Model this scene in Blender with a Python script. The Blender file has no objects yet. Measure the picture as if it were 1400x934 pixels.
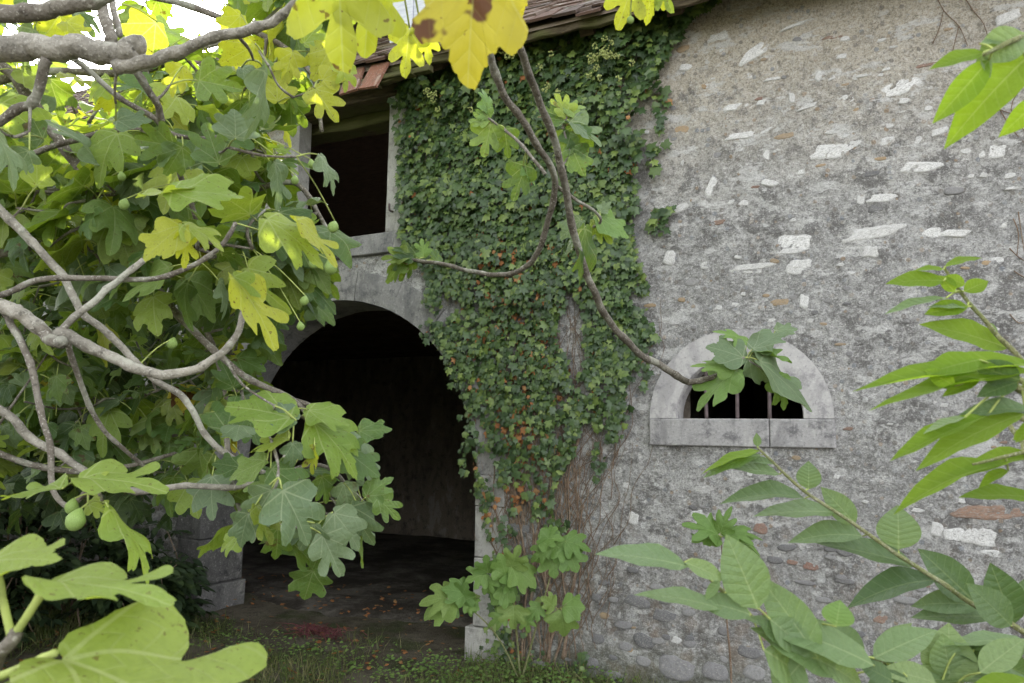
import bpy, math, random
import numpy as np
from mathutils import Vector, Matrix, noise

# ------------------------------------------------------------------ camera, world, sun, exposure
S = bpy.context.scene
C = S.collection
R_ = math.radians
rnd = random.Random(11)
CAM = Vector((0.0, -5.0, 1.56)); FPX = 1050.0
YAW, PITCH, ROLL = R_(26.46), R_(7.10), R_(0.89)
FW = Vector((-math.sin(YAW)*math.cos(PITCH), math.cos(YAW)*math.cos(PITCH), math.sin(PITCH)))
r0 = Vector((math.cos(YAW), math.sin(YAW), 0)); u0 = r0.cross(FW)
RT = r0*math.cos(ROLL) + u0*math.sin(ROLL); UP = -r0*math.sin(ROLL) + u0*math.cos(ROLL)
cd = bpy.data.cameras.new('camera'); cam = bpy.data.objects.new('camera', cd); C.objects.link(cam)
cam.matrix_world = Matrix(((RT.x, UP.x, -FW.x, CAM.x), (RT.y, UP.y, -FW.y, CAM.y), (RT.z, UP.z, -FW.z, CAM.z), (0, 0, 0, 1)))
cd.sensor_width = 36; cd.lens = 36*FPX/1400; cd.clip_start = 0.05; cd.clip_end = 2000
cd.dof.use_dof = True; cd.dof.focus_distance = 4.2; cd.dof.aperture_fstop = 9
S.camera = cam
SUN_AZ_LEFT, SUN_SLOPE = R_(46), 0.80       # sun behind the barn and to the left
SUN_EL = math.atan(SUN_SLOPE*math.cos(SUN_AZ_LEFT))
w = bpy.data.worlds.new('World'); S.world = w; w.use_nodes = True
wn = w.node_tree.nodes; bg = wn['Background']
sk = wn.new('ShaderNodeTexSky'); sk.sky_type = 'NISHITA'; sk.sun_disc = False
sk.sun_elevation = SUN_EL; sk.sun_rotation = -SUN_AZ_LEFT; sk.dust_density = 2.5; sk.air_density = 1.0; sk.ozone_density = 1.0
hs_ = wn.new('ShaderNodeHueSaturation'); hs_.inputs['Saturation'].default_value = .16      # thin white haze over the whole sky
w.node_tree.links.new(sk.outputs[0], hs_.inputs['Color']); w.node_tree.links.new(hs_.outputs[0], bg.inputs[0]); bg.inputs[1].default_value = 0.15
sl = bpy.data.lights.new('sun', 'SUN'); sun = bpy.data.objects.new('sun', sl); C.objects.link(sun)
sl.energy = 2.8; sl.angle = R_(0.53); sl.color = (1.0, 0.94, 0.84)
sdir = Vector((-math.sin(SUN_AZ_LEFT)*math.cos(SUN_EL), math.cos(SUN_AZ_LEFT)*math.cos(SUN_EL), math.sin(SUN_EL)))
sun.rotation_euler = sdir.to_track_quat('Z', 'Y').to_euler(); sun.location = (0, 0, 12)
vs = S.view_settings
vs.view_transform = 'Standard'; vs.look = 'None'; vs.gamma = 1; vs.use_curve_mapping = False; vs.exposure = 2.65
S.cycles.max_bounces = 7; S.cycles.diffuse_bounces = 4; S.cycles.transmission_bounces = 4; S.cycles.use_denoising = True

# ------------------------------------------------------------------ placing helpers
def ray(x, y): return FW + RT*((x-700)/FPX) - UP*((y-467)/FPX)
def D(x, y, d): return CAM + ray(x, y)*d                     # a place at depth d metres
def W(x, y, Y=0.0):
    r = ray(x, y); return CAM + r*((Y-CAM.y)/r.y)
def G(x, y, Z=0.0):
    r = ray(x, y); return CAM + r*((Z-CAM.z)/r.z)
def proj(p):
    v = Vector(p)-CAM; d = v.dot(FW)
    if d < .05: return (-9999, -9999, d)
    return (700+FPX*v.dot(RT)/d, 467-FPX*v.dot(UP)/d, d)
def inpoly(x, y, P):
    c = False; j = len(P)-1
    for i in range(len(P)):
        (a, b), (e, f) = P[i], P[j]
        if (b > y) != (f > y) and x < (e-a)*(y-b)/(f-b)+a: c = not c
        j = i
    return c
def nz(x, y=0, z=0): return noise.noise(Vector((x, y, z)))

# ------------------------------------------------------------------ object helpers
def thing(name, label, cat, loc=(0, 0, 0), group=None):
    o = bpy.data.objects.new(name, None); C.objects.link(o); o.location = loc; o.empty_display_size = .2
    o['label'] = label; o['category'] = cat
    if group: o['group'] = group
    return o
def root_off(p):
    v = Vector((0, 0, 0))
    while p is not None: v += p.location; p = p.parent
    return v
def link(name, me, parent=None, M=None, kind=None, label=None):
    o = bpy.data.objects.new(name, me); C.objects.link(o)
    if parent is not None: o.parent = parent
    off = root_off(parent)
    if M is None: M = Matrix.Identity(4)
    M = Matrix.Translation(-off) @ M
    o.matrix_basis = M
    if kind: o['kind'] = kind
    if label: o['label'] = label
    return o
def mesh(name, V, F, mat, uv=None, smooth=False):
    me = bpy.data.meshes.new(name); me.from_pydata([tuple(v) for v in V], [], F)
    if uv is not None:
        l = me.uv_layers.new(name='UVMap')
        idx = np.empty(len(me.loops), np.int32); me.loops.foreach_get('vertex_index', idx)
        l.data.foreach_set('uv', np.asarray(uv, np.float32)[idx].ravel())
    if smooth: me.polygons.foreach_set('use_smooth', [True]*len(me.polygons))
    me.materials.append(mat); me.update(); return me
class Join:
    """collects many small shapes that become ONE mesh"""
    def __init__(s): s.V = []; s.F = []; s.U = []; s.n = 0; s.m = []
    def add(s, T, M, mi=0):
        V, F, U = T
        A = np.array(M)
        P = V @ A[:3, :3].T + A[:3, 3]
        s.V.append(P); s.F.append(F+s.n); s.U.append(U if U is not None else np.zeros((len(V), 2))); s.n += len(V); s.m.append(np.full(len(F), mi))
    def mesh(s, name, mats, smooth=True):
        V = np.concatenate(s.V); F = np.concatenate(s.F); U = np.concatenate(s.U); m = np.concatenate(s.m)
        me = bpy.data.meshes.new(name); k = F.shape[1]
        me.vertices.add(len(V)); me.vertices.foreach_set('co', V.astype(np.float32).ravel())
        me.loops.add(F.size); me.loops.foreach_set('vertex_index', F.astype(np.int32).ravel())
        me.polygons.add(len(F)); me.polygons.foreach_set('loop_start', np.arange(0, F.size, k, dtype=np.int32))
        me.update(calc_edges=True)
        me.polygons.foreach_set('use_smooth', [smooth]*len(F))
        l = me.uv_layers.new(name='UVMap'); l.data.foreach_set('uv', U[F.ravel()].astype(np.float32).ravel())
        for q in (mats if isinstance(mats, list) else [mats]): me.materials.append(q)
        me.polygons.foreach_set('material_index', m.astype(np.int32)); me.validate(); me.update(); return me

# ------------------------------------------------------------------ node helpers
class NT:
    def __init__(s, name):
        s.mat = bpy.data.materials.new(name); s.mat.use_nodes = True; s.t = s.mat.node_tree; s.n = s.t.nodes
        s.b = s.n['Principled BSDF']; s.out = s.n['Material Output']; s.b.inputs['Roughness'].default_value = .85
        s.b.inputs['Specular IOR Level'].default_value = .25
        s.tc = s.n.new('ShaderNodeTexCoord')
    def L(s, a, b): s.t.links.new(a, b)
    def put(s, sock, v):
        if isinstance(v, (int, float)): sock.default_value = v
        elif isinstance(v, tuple):
            sock.default_value = v if len(v) == len(sock.default_value) else v+(1,)
        else: s.L(v, sock)
    def m(s, op, a, b=0.0, c=0.0, clamp=False):
        n = s.n.new('ShaderNodeMath'); n.operation = op; n.use_clamp = clamp
        s.put(n.inputs[0], a); s.put(n.inputs[1], b); s.put(n.inputs[2], c); return n.outputs[0]
    def mix(s, f, a, b, mode='MIX'):
        n = s.n.new('ShaderNodeMix'); n.data_type = 'RGBA'; n.blend_type = mode
        s.put(n.inputs[0], f); s.put(n.inputs[6], a); s.put(n.inputs[7], b); return n.outputs[2]
    def scl(s, v):
        n = s.n.new('ShaderNodeMapping'); n.inputs['Scale'].default_value = v; s.L(s.tc.outputs['Object'], n.inputs[0]); return n.outputs[0]
    def noise(s, sc, det=4, ro=.55, dist=0, vec=None):
        n = s.n.new('ShaderNodeTexNoise'); n.inputs['Scale'].default_value = sc; n.inputs['Detail'].default_value = det
        n.inputs['Roughness'].default_value = ro; n.inputs['Distortion'].default_value = dist
        s.L(vec if vec is not None else s.tc.outputs['Object'], n.inputs['Vector']); return n.outputs[0]
    def vor(s, sc, feat='F1', rand=1, vec=None):
        n = s.n.new('ShaderNodeTexVoronoi'); n.feature = feat; n.inputs['Scale'].default_value = sc; n.inputs['Randomness'].default_value = rand
        s.L(vec if vec is not None else s.tc.outputs['Object'], n.inputs['Vector']); return n
    def ss(s, v, a, b, lo=0., hi=1.):
        n = s.n.new('ShaderNodeMapRange'); n.interpolation_type = 'SMOOTHSTEP'; s.put(n.inputs[0], v)
        for i, q in enumerate((a, b, lo, hi)): n.inputs[i+1].default_value = q
        return n.outputs[0]
    def ramp(s, f, pts):
        n = s.n.new('ShaderNodeValToRGB'); e = n.color_ramp.elements
        while len(e) < len(pts): e.new(.5)
        for q, (p, c) in zip(e, pts): q.position = p; q.color = c+(1,)
        s.put(n.inputs[0], f); return n.outputs[0]
    def bump(s, h, st=.5, dist=.01):
        n = s.n.new('ShaderNodeBump'); n.inputs['Strength'].default_value = st; n.inputs['Distance'].default_value = dist
        s.L(h, n.inputs['Height']); s.L(n.outputs[0], s.b.inputs['Normal']); return n.outputs[0]
    def col(s, c): s.put(s.b.inputs['Base Color'], c)
    def rand(s):
        oi = s.n.new('ShaderNodeObjectInfo').outputs['Random']; g = s.n.new('ShaderNodeNewGeometry').outputs['Random Per Island']
        return s.m('FRACT', s.m('ADD', oi, g))

def m_wall():
    N = NT('rough_render'); z = N.n.new('ShaderNodeSeparateXYZ'); N.L(N.tc.outputs['Object'], z.inputs[0])
    X, Z = z.outputs[0], z.outputs[2]
    big = N.noise(1.1, 6, .62); mid = N.noise(5, 8, .7); fine = N.noise(48, 5, .8); grit = N.noise(105, 3, .8)
    c = N.mix(N.ss(big, .38, .62), (.335, .33, .32), (.50, .49, .475))
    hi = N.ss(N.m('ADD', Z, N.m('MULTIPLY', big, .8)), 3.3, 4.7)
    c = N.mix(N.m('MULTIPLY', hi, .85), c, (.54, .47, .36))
    # dark lichen blotches, denser in the middle and lower wall
    st = N.m('ADD', mid, N.m('MULTIPLY', N.m('SUBTRACT', big, .5), .75))
    dk = N.ss(N.m('ADD', st, N.m('MULTIPLY', hi, -.13)), .49, .60)
    c = N.mix(N.m('MULTIPLY', dk, .80), c, (.14, .135, .13))
    m3 = N.noise(9, 7, .72); calm = N.m('SUBTRACT', 1.0, N.m('MULTIPLY', N.ss(Z, 3.5, 4.4), .72)); c = N.mix(N.m('MULTIPLY', N.m('MULTIPLY', N.ss(m3, .52, .60), .55), calm), c, (.17, .162, .155)); c = N.mix(N.m('MULTIPLY', N.m('MULTIPLY', N.ss(m3, .47, .39), .5), calm), c, (.60, .59, .565))
    # grit: dark pits and pale grains
    c = N.mix(N.m('MULTIPLY', N.ss(fine, .53, .61), .6), c, (.12, .112, .104))
    c = N.mix(N.m('MULTIPLY', N.ss(fine, .46, .38), .7), c, (.70, .68, .65))
    peb = N.vor(26); pc = N.n.new('ShaderNodeSeparateColor'); N.L(peb.outputs['Color'], pc.inputs[0])
    isp = N.m('MULTIPLY', N.ss(peb.outputs['Distance'], .42, .34), N.ss(pc.outputs[0], .68, .72))
    c = N.mix(N.m('MULTIPLY', isp, .75), c, N.ramp(pc.outputs[1], [(0, (.17, .15, .13)), (.3, (.38, .35, .31)), (.55, (.33, .22, .12)), (.8, (.5, .49, .47)), (1, (.22, .24, .27))]))
    # pale lichen discs
    wv = N.n.new('ShaderNodeVectorMath'); wv.operation = 'ADD'; nc = N.n.new('ShaderNodeTexNoise'); nc.inputs['Scale'].default_value = 22; N.L(N.tc.outputs['Object'], nc.inputs['Vector'])
    sc_ = N.n.new('ShaderNodeVectorMath'); sc_.operation = 'SCALE'; sc_.inputs['Scale'].default_value = .05; N.L(nc.outputs['Color'], sc_.inputs[0])
    N.L(N.tc.outputs['Object'], wv.inputs[0]); N.L(sc_.outputs[0], wv.inputs[1])
    li = N.vor(11, vec=wv.outputs[0]); lc = N.n.new('ShaderNodeSeparateColor'); N.L(li.outputs['Color'], lc.inputs[0])
    low = N.ss(Z, 2.6, 1.2)
    thr = N.m('ADD', .17, N.m('MULTIPLY', N.m('MULTIPLY', low, lc.outputs[2]), .20))
    ld = N.m('MULTIPLY', N.ss(N.m('SUBTRACT', thr, li.outputs['Distance']), -.02, .02), N.ss(lc.outputs[0], .55, .6))
    ld = N.m('MULTIPLY', ld, N.ss(N.noise(2.1, 3), .47, .58))
    c = N.mix(N.m('MULTIPLY', ld, .72), c, (.63, .63, .61))
    # worn whitish scrapes drawn out along the courses
    wp = N.noise(3.4, 7, .68, vec=N.scl((1, 1, 2.4)))
    c = N.mix(N.m('MULTIPLY', N.ss(wp, .555, .60), .75), c, (.64, .63, .61))
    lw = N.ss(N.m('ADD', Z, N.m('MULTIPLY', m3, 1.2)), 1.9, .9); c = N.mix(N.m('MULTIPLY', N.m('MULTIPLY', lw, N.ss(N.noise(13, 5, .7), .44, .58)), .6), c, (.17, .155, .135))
    # rust tints near the foot
    c = N.mix(N.m('MULTIPLY', N.m('MULTIPLY', N.ss(Z, 1.5, .3), N.ss(N.noise(6, 4), .52, .66)), .35), c, (.25, .16, .09))
    c = N.mix(N.m('MULTIPLY', N.ss(grit, .52, .60), .45), c, (.15, .14, .13)); c = N.mix(N.m('MULTIPLY', N.ss(grit, .44, .37), .4), c, (.68, .67, .64))
    # algae creeping up from the ground
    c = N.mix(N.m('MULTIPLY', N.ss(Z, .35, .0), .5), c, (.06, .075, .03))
    N.col(c); N.b.inputs['Roughness'].default_value = .95
    h = N.m('ADD', N.m('MULTIPLY', fine, 1.0), N.m('ADD', N.m('MULTIPLY', mid, 1.6), N.m('MULTIPLY', peb.outputs['Distance'], -.35)))
    h = N.m('ADD', h, N.m('MULTIPLY', grit, .3))
    N.bump(h, 1.0, .022); return N.mat
def m_stone(name, a, b, dark=(.12, .115, .11), amt=.5, bs=.6, mort=0):
    N = NT(name); r = N.rand(); n1 = N.noise(9, 7, .7); n2 = N.noise(60, 5, .7)
    c = N.mix(r, a, b); c = N.mix(N.m('MULTIPLY', N.ss(n1, .5, .68), amt), c, dark); c = N.mix(N.m('MULTIPLY', N.ss(n2, .54, .7), amt*.8), c, dark)
    c = N.mix(N.m('MULTIPLY', N.ss(n2, .44, .34), .3), c, (.65, .64, .61))
    n3 = N.noise(2.6, 5, .65, .4, N.scl((2.2, 1, .8))); c = N.mix(N.m('MULTIPLY', N.ss(n3, .48, .62), amt*.55), c, dark); c = N.mix(N.m('MULTIPLY', N.ss(n3, .42, .34), .25), c, (.6, .58, .52))
    if mort:
        k = N.noise(16, 6, .75); k2 = N.noise(75, 3, .75)
        mc = N.mix(N.ss(k2, .45, .58), (.46, .44, .41), (.17, .16, .15)); c = N.mix(N.m('MULTIPLY', N.ss(N.m('ADD', k, N.m('MULTIPLY', k2, .5)), .78, .83), mort), c, mc)
    N.col(c); N.bump(N.m('ADD', n1, N.m('MULTIPLY', n2, .5)), bs, .012); return N.mat
def m_bark(name, a, b, sc=14, lich=.3):
    N = NT(name); n1 = N.noise(sc, 6, .7); n2 = N.noise(sc*5, 4, .6); n3 = N.noise(sc*.5, 3)
    c = N.mix(N.ss(n1, .35, .65), a, b); c = N.mix(N.m('MULTIPLY', N.ss(n2, .55, .7), .6), c, tuple(q*.35 for q in a))
    c = N.mix(N.m('MULTIPLY', N.ss(n3, .55, .62), lich), c, (.42, .44, .36))
    sp = N.noise(sc*9, 2); c = N.mix(N.m('MULTIPLY', N.ss(sp, .6, .66), .5), c, (.5, .48, .42))
    N.col(c); N.bump(N.m('ADD', N.m('MULTIPLY', n1, 1.5), n2), .9, .008); N.b.inputs['Roughness'].default_value = .75; return N.mat
def m_wood(name, a, b, moss=0.):
    N = NT(name); g = N.noise(6, 6, .7, .6, N.scl((1, 6, 9))); n = N.noise(3, 4)
    c = N.mix(N.ss(g, .35, .65), a, b)
    if moss: c = N.mix(N.m('MULTIPLY', N.ss(n, .42, .6), moss), c, (.09, .10, .03))
    N.col(c); N.bump(g, .6, .01); return N.mat
def m_leaf(name, ramp, trans, veins='fig', vein=(.30, .36, .14), vamt=.5, rough=.5, tmix=.38, spots=0., spec=.35, bl=.4):
    N = NT(name); r = N.rand(); uv = N.n.new('ShaderNodeSeparateXYZ'); N.L(N.tc.outputs['UV'], uv.inputs[0])
    c = N.ramp(r, ramp); x = N.m('ABSOLUTE', N.m('SUBTRACT', uv.outputs[0], .5)); y = N.m('SUBTRACT', uv.outputs[1], .04)
    n1 = N.noise(26, 4, .6); c = N.mix(N.m('MULTIPLY', N.ss(n1, .35, .7), .35), c, tuple(q*.6 for q in ramp[0][1]))
    hgt = n1
    if veins:
        md = None; cr = []
        for th in ([0, 40, 84] if veins == 'fig' else [0]):
            s_, c_ = math.sin(R_(th)), math.cos(R_(th))
            k = N.m('ABSOLUTE', N.m('SUBTRACT', N.m('MULTIPLY', x, c_), N.m('MULTIPLY', y, s_)))
            cr.append(k); md = k if md is None else N.m('MINIMUM', md, k)
        rr = N.m('SQRT', N.m('ADD', N.m('MULTIPLY', x, x), N.m('MULTIPLY', y, y)))
        wd = N.m('MAXIMUM', N.m('SUBTRACT', .014 if veins == 'fig' else .011, N.m('MULTIPLY', rr, .009)), .003)
        main = N.m('LESS_THAN', md, wd)
        ph = N.m('SUBTRACT', N.m('MULTIPLY', rr, 46 if veins == 'fig' else 52), N.m('MULTIPLY', md, 42 if veins == 'fig' else 50))
        sec = N.ss(N.m('SINE', ph), .86, 1.0); v = N.m('MAXIMUM', main, N.m('MULTIPLY', sec, .3))
        c = N.mix(N.m('MULTIPLY', v, vamt), c, vein); hgt = N.m('SUBTRACT', N.m('MULTIPLY', n1, .4), N.m('MULTIPLY', v, .5))
        hgt = N.m('ADD', hgt, N.m('MULTIPLY', N.m('SINE', ph), -.06))
    if spots:
        sp = N.ss(N.noise(17 if spots < 1 else 8, 4, .6), .63 if spots < 1 else .575, .68 if spots < 1 else .605); s2 = N.ss(N.noise(60, 2), .68, .72)
        e = N.m('MULTIPLY', N.m('MAXIMUM', sp, N.m('MULTIPLY', s2, .8)), spots); c = N.mix(e, c, (.10, .045, .015))
    N.col(c); N.b.inputs['Roughness'].default_value = rough; N.b.inputs['Specular IOR Level'].default_value = spec
    nb = N.bump(hgt, bl, .012)
    tr = N.n.new('ShaderNodeBsdfTranslucent'); tc = N.mix(1.0, c, trans, 'MULTIPLY') if False else N.mix(.75, c, trans)
    if spots: tc = N.mix(e, tc, (.12, .04, .01))
    if veins: tc = N.mix(N.m('MULTIPLY', v, .35), tc, (.55, .6, .2))
    N.L(tc, tr.inputs[0]); mx = N.n.new('ShaderNodeMixShader'); mx.inputs[0].default_value = tmix
    N.L(N.b.outputs[0], mx.inputs[1]); N.L(tr.outputs[0], mx.inputs[2]); N.L(mx.outputs[0], N.out.inputs[0]); return N.mat
def m_plain(name, c, rough=.7):
    N = NT(name); n = N.noise(30, 4); N.col(N.mix(N.ss(n, .35, .7), c, tuple(q*.55 for q in c))); N.b.inputs['Roughness'].default_value = rough; N.bump(n, .3, .004); return N.mat
def m_ground():
    N = NT('trodden_earth'); n1 = N.noise(.9, 6, .65); n2 = N.noise(14, 6, .7); n3 = N.noise(70, 4)
    c = N.mix(N.ss(n1, .4, .6), (.075, .062, .042), (.14, .12, .09)); c = N.mix(N.m('MULTIPLY', N.ss(N.noise(2.2, 5), .48, .6), .75), c, (.045, .06, .018))
    c = N.mix(N.m('MULTIPLY', N.ss(n2, .5, .66), .6), c, (.03, .025, .018)); c = N.mix(N.m('MULTIPLY', N.ss(n3, .6, .7), .5), c, (.26, .23, .18))
    N.col(c); N.bump(N.m('ADD', n2, n3), .8, .02); return N.mat
def m_floor():
    N = NT('dusty_floor'); n1 = N.noise(1.3, 7, .7); n2 = N.noise(20, 5, .7)
    c = N.mix(N.ss(n1, .42, .62), (.05, .042, .034), (.17, .152, .13)); c = N.mix(N.m('MULTIPLY', N.ss(n2, .5, .66), .5), c, (.05, .042, .034))
    N.col(c); N.bump(n2, .7, .02); return N.mat
def m_tile():
    N = NT('clay_tile'); r = N.rand(); n = N.noise(12, 6, .7); n2 = N.noise(2.5, 4)
    c = N.ramp(r, [(0, (.055, .038, .030)), (.35, (.115, .068, .050)), (.7, (.17, .125, .10)), (.9, (.09, .07, .06)), (1, (.24, .20, .17))])
    c = N.mix(N.m('MULTIPLY', N.ss(n, .5, .65), .6), c, (.07, .062, .05)); c = N.mix(N.m('MULTIPLY', N.ss(n2, .5, .62), .4), c, (.10, .10, .035))
    N.col(c); N.bump(n, .6, .008); return N.mat

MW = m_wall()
M_WHITE = m_stone('pale_stone', (.72, .71, .69), (.60, .59, .57), (.34, .33, .32), .5, mort=.9)
M_GREY = m_stone('grey_stone', (.30, .295, .29), (.22, .215, .22), amt=.6, mort=.9)
M_DARK = m_stone('dark_cobble', (.19, .185, .185), (.13, .13, .135), (.04, .04, .045), .5, mort=.9)
M_OCHRE = m_stone('ochre_stone', (.42, .29, .15), (.36, .27, .17), (.16, .12, .08), .5, mort=.9)
M_BRICK = m_stone('red_brown_stone', (.28, .15, .11), (.30, .20, .14), (.10, .08, .07), .6, mort=.9)
M_DRESSED = m_stone('dressed_stone', (.24, .235, .23), (.30, .29, .28), (.085, .085, .09), .8, .45)
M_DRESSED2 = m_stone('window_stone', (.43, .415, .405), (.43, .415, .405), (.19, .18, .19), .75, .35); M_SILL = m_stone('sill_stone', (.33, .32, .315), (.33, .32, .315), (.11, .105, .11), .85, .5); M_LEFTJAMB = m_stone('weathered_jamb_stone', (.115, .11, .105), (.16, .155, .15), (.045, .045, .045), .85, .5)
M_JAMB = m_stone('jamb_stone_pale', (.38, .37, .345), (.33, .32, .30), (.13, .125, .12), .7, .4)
M_INNER = m_stone('sooty_plaster', (.24, .20, .16), (.24, .20, .16), (.07, .06, .05), .8)
M_FIGBARK = m_bark('fig_bark', (.115, .098, .078), (.22, .20, .165), 16, .35)
M_PALEBARK = m_bark('pale_fig_bark', (.19, .175, .145), (.36, .335, .285), 14, .4)
M_TWIG = m_bark('green_twig', (.17, .19, .07), (.24, .24, .11), 30, .1)
M_VINE = m_bark('vine_stem', (.15, .095, .06), (.26, .19, .135), 30, .1)
M_PETIOLE = m_plain('petiole', (.36, .42, .12))
M_WOOD = m_wood('old_beam', (.050, .038, .024), (.125, .098, .062), .7)
M_UNDER = m_wood('tile_underside', (.20, .16, .13), (.30, .24, .19))
M_DARKWOOD = m_wood('sooty_beam', (.05, .035, .025), (.09, .065, .045))
M_WHITEWOOD = m_wood('faded_board', (.50, .52, .58), (.62, .63, .68))
M_IRON = m_plain('rusty_iron', (.13, .10, .10))
M_TILE = m_tile(); M_REDTILE = m_stone('red_tile', (.24, .105, .07), (.19, .09, .06), (.09, .07, .05), .8)
M_GROUND = m_ground(); M_FLOOR = m_floor()
G_ = lambda *a: list(a)
M_FIG = m_leaf('fig_leaf', [(0, (.036, .075, .024)), (.35, (.060, .120, .034)), (.65, (.105, .180, .046)), (.88, (.165, .240, .058)), (1, (.24, .27, .05))], (.36, .52, .02), tmix=.34, vein=(.26, .32, .14), spots=.7)
M_FIGLT = m_leaf('light_fig_leaf', [(0, (.17, .27, .05)), (.6, (.23, .32, .065)), (1, (.30, .36, .06))], (.52, .64, .04), tmix=.45, vein=(.42, .48, .2), spots=.6)
M_FIGGR = m_leaf('grey_fig_leaf', [(0, (.095, .15, .075)), (1, (.16, .22, .115))], (.30, .42, .08), tmix=.25, vein=(.28, .33, .2), spots=.3)
M_YEL = m_leaf('yellow_fig_leaf', [(0, (.44, .38, .045)), (1, (.44, .38, .045))], (.62, .54, .015), tmix=.5, vein=(.5, .42, .1), vamt=.3, spots=1.)
M_YELGR = m_leaf('yellow_green_fig_leaf', [(0, (.34, .38, .05)), (1, (.40, .42, .05))], (.62, .66, .02), tmix=.5, vein=(.45, .5, .15), spots=.9)
M_IVY = m_leaf('ivy_leaf', [(0, (.032, .062, .022)), (.4, (.058, .105, .034)), (.7, (.092, .150, .042)), (.88, (.14, .205, .05)), (1, (.21, .28, .065))], (.12, .22, .03), veins=None, tmix=.18, rough=.38, spec=.5)
M_DEAD = m_leaf('dead_leaf', [(0, (.26, .10, .035)), (.6, (.36, .16, .06)), (1, (.40, .24, .11))], (.4, .18, .05), veins=None, tmix=.2, rough=.8)
M_OVAL = m_leaf('oval_leaf', [(0, (.120, .190, .080)), (.6, (.165, .245, .105)), (1, (.22, .30, .12))], (.36, .52, .06), veins='oval', vein=(.32, .40, .19), vamt=.45, tmix=.33, rough=.42, spec=.4, bl=.5)
M_OVALLT = m_leaf('bright_oval_leaf', [(0, (.15, .25, .030)), (1, (.20, .31, .040))], (.42, .62, .02), veins='oval', vein=(.4, .5, .15), vamt=.4, tmix=.55, rough=.55, spec=.15)
M_OVALDK = m_leaf('dark_oval_leaf', [(0, (.065, .115, .045)), (1, (.11, .17, .065))], (.2, .34, .03), veins='oval', vein=(.18, .25, .1), vamt=.4, tmix=.3, rough=.4)
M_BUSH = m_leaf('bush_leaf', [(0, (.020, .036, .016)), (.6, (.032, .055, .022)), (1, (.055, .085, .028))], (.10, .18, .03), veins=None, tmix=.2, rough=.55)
M_SAP = m_leaf('sapling_leaf', [(0, (.12, .215, .055)), (.7, (.165, .27, .065)), (1, (.20, .28, .07))], (.26, .42, .04), tmix=.3, vein=(.2, .3, .1))
M_GRASS = m_leaf('grass_blade', [(0, (.055, .09, .022)), (.55, (.10, .13, .03)), (1, (.30, .26, .13))], (.2, .3, .04), veins=None, tmix=.3)
M_FIGFRUIT = m_plain('fig_skin', (.25, .36, .10), .5)
M_UMBEL = m_plain('ivy_umbel', (.36, .40, .14))
M_REDWEED = m_plain('red_weed', (.17, .055, .06))

# ------------------------------------------------------------------ leaf templates (numpy: V, F(tri), UV)
def catmull(P, k, closed):
    P = [np.array(p, float) for p in P]; n = len(P); out = []
    for i in range(n if closed else n-1):
        p0 = P[(i-1) % n] if closed or i > 0 else P[i]; p1 = P[i]; p2 = P[(i+1) % n]; p3 = P[(i+2) % n] if closed or i+2 < n else P[i+1]
        for j in range(k):
            t = j/k; out.append(.5*((2*p1)+(-p0+p2)*t+(2*p0-5*p1+4*p2-p3)*t*t+(-p0+3*p1-3*p2+p3)*t**3))
    if not closed: out.append(P[-1])
    return out
HALF = [(.0, 1.0), (.075, .965), (.125, .88), (.140, .77), (.115, .66), (.092, .575), (.145, .60), (.24, .70), (.335, .765), (.42, .775), (.47, .71), (.455, .60), (.37, .485), (.29, .415), (.385, .395), (.50, .36), (.565, .28), (.54, .17), (.43, .09), (.29, .03), (.15, -.045), (.05, -.04)]
def fig_tmpl(seed, depth=1.0, curl=.25, fold=.12, wav=.05, fine=1, width=1.0):
    r = random.Random(seed); c = np.array((0, .30)); pts = []
    full = HALF+[(0, .035)]+[(-x, y) for x, y in reversed(HALF[1:])]
    for i, (x, y) in enumerate(full):
        p = np.array((x, y))-c; k = i if i <= 22 else 44-i
        rr = np.hypot(*p)
        rr *= 1+(1-depth)*{3: .2, 4: .5, 5: .9, 6: .6, 7: .1, 11: .04, 12: .15, 13: .5, 14: .2}.get(k, 0)     # the sinuses
        if k in (5, 13): rr *= .93+.14*r.random()
        rr *= 1+r.uniform(-.035, .035); a = math.atan2(p[1], p[0])+r.uniform(-.015, .015)
        pts.append(c+rr*np.array((math.cos(a)*width, math.sin(a))))
    if fine > 1: pts = catmull(pts, fine, True)
    pts = np.array(pts); n = len(pts)
    if fine > 1: q0 = r.random()*50; pts = c+(pts-c)*(1+np.array([.045*nz(j*.55+q0)+.02*nz(j*1.4, q0) for j in range(n)]))[:, None]
    rings = [.4, .75, 1.0]; V = [(0, .30, 0)]; F = []
    for q in rings:
        for p in c+(pts-c)*q: V.append((p[0], p[1], 0))
    V = np.array(V, float); U = np.stack([V[:, 0]+.5, V[:, 1]], 1)
    for j in range(n): F.append((0, 1+j, 1+(j+1) % n))
    for k in range(2):
        a = 1+k*n; b = a+n
        for j in range(n):
            j2 = (j+1) % n; F += [(a+j, b+j, b+j2), (a+j, b+j2, a+j2)]
    x, y = V[:, 0].copy(), V[:, 1].copy(); ph = r.random()*6
    V[:, 2] = fold*np.abs(x)*1.2-curl*(np.maximum(y, 0)**2)*.8-curl*.9*x*x+wav*np.sin(y*9+ph)*np.abs(x)*2+wav*.5*np.sin(x*11+ph*2)*y
    V[:, 2] += r.uniform(-.25, .25)*x*y
    return V, np.array(F, np.int32)[:, ::-1].copy(), U
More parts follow.
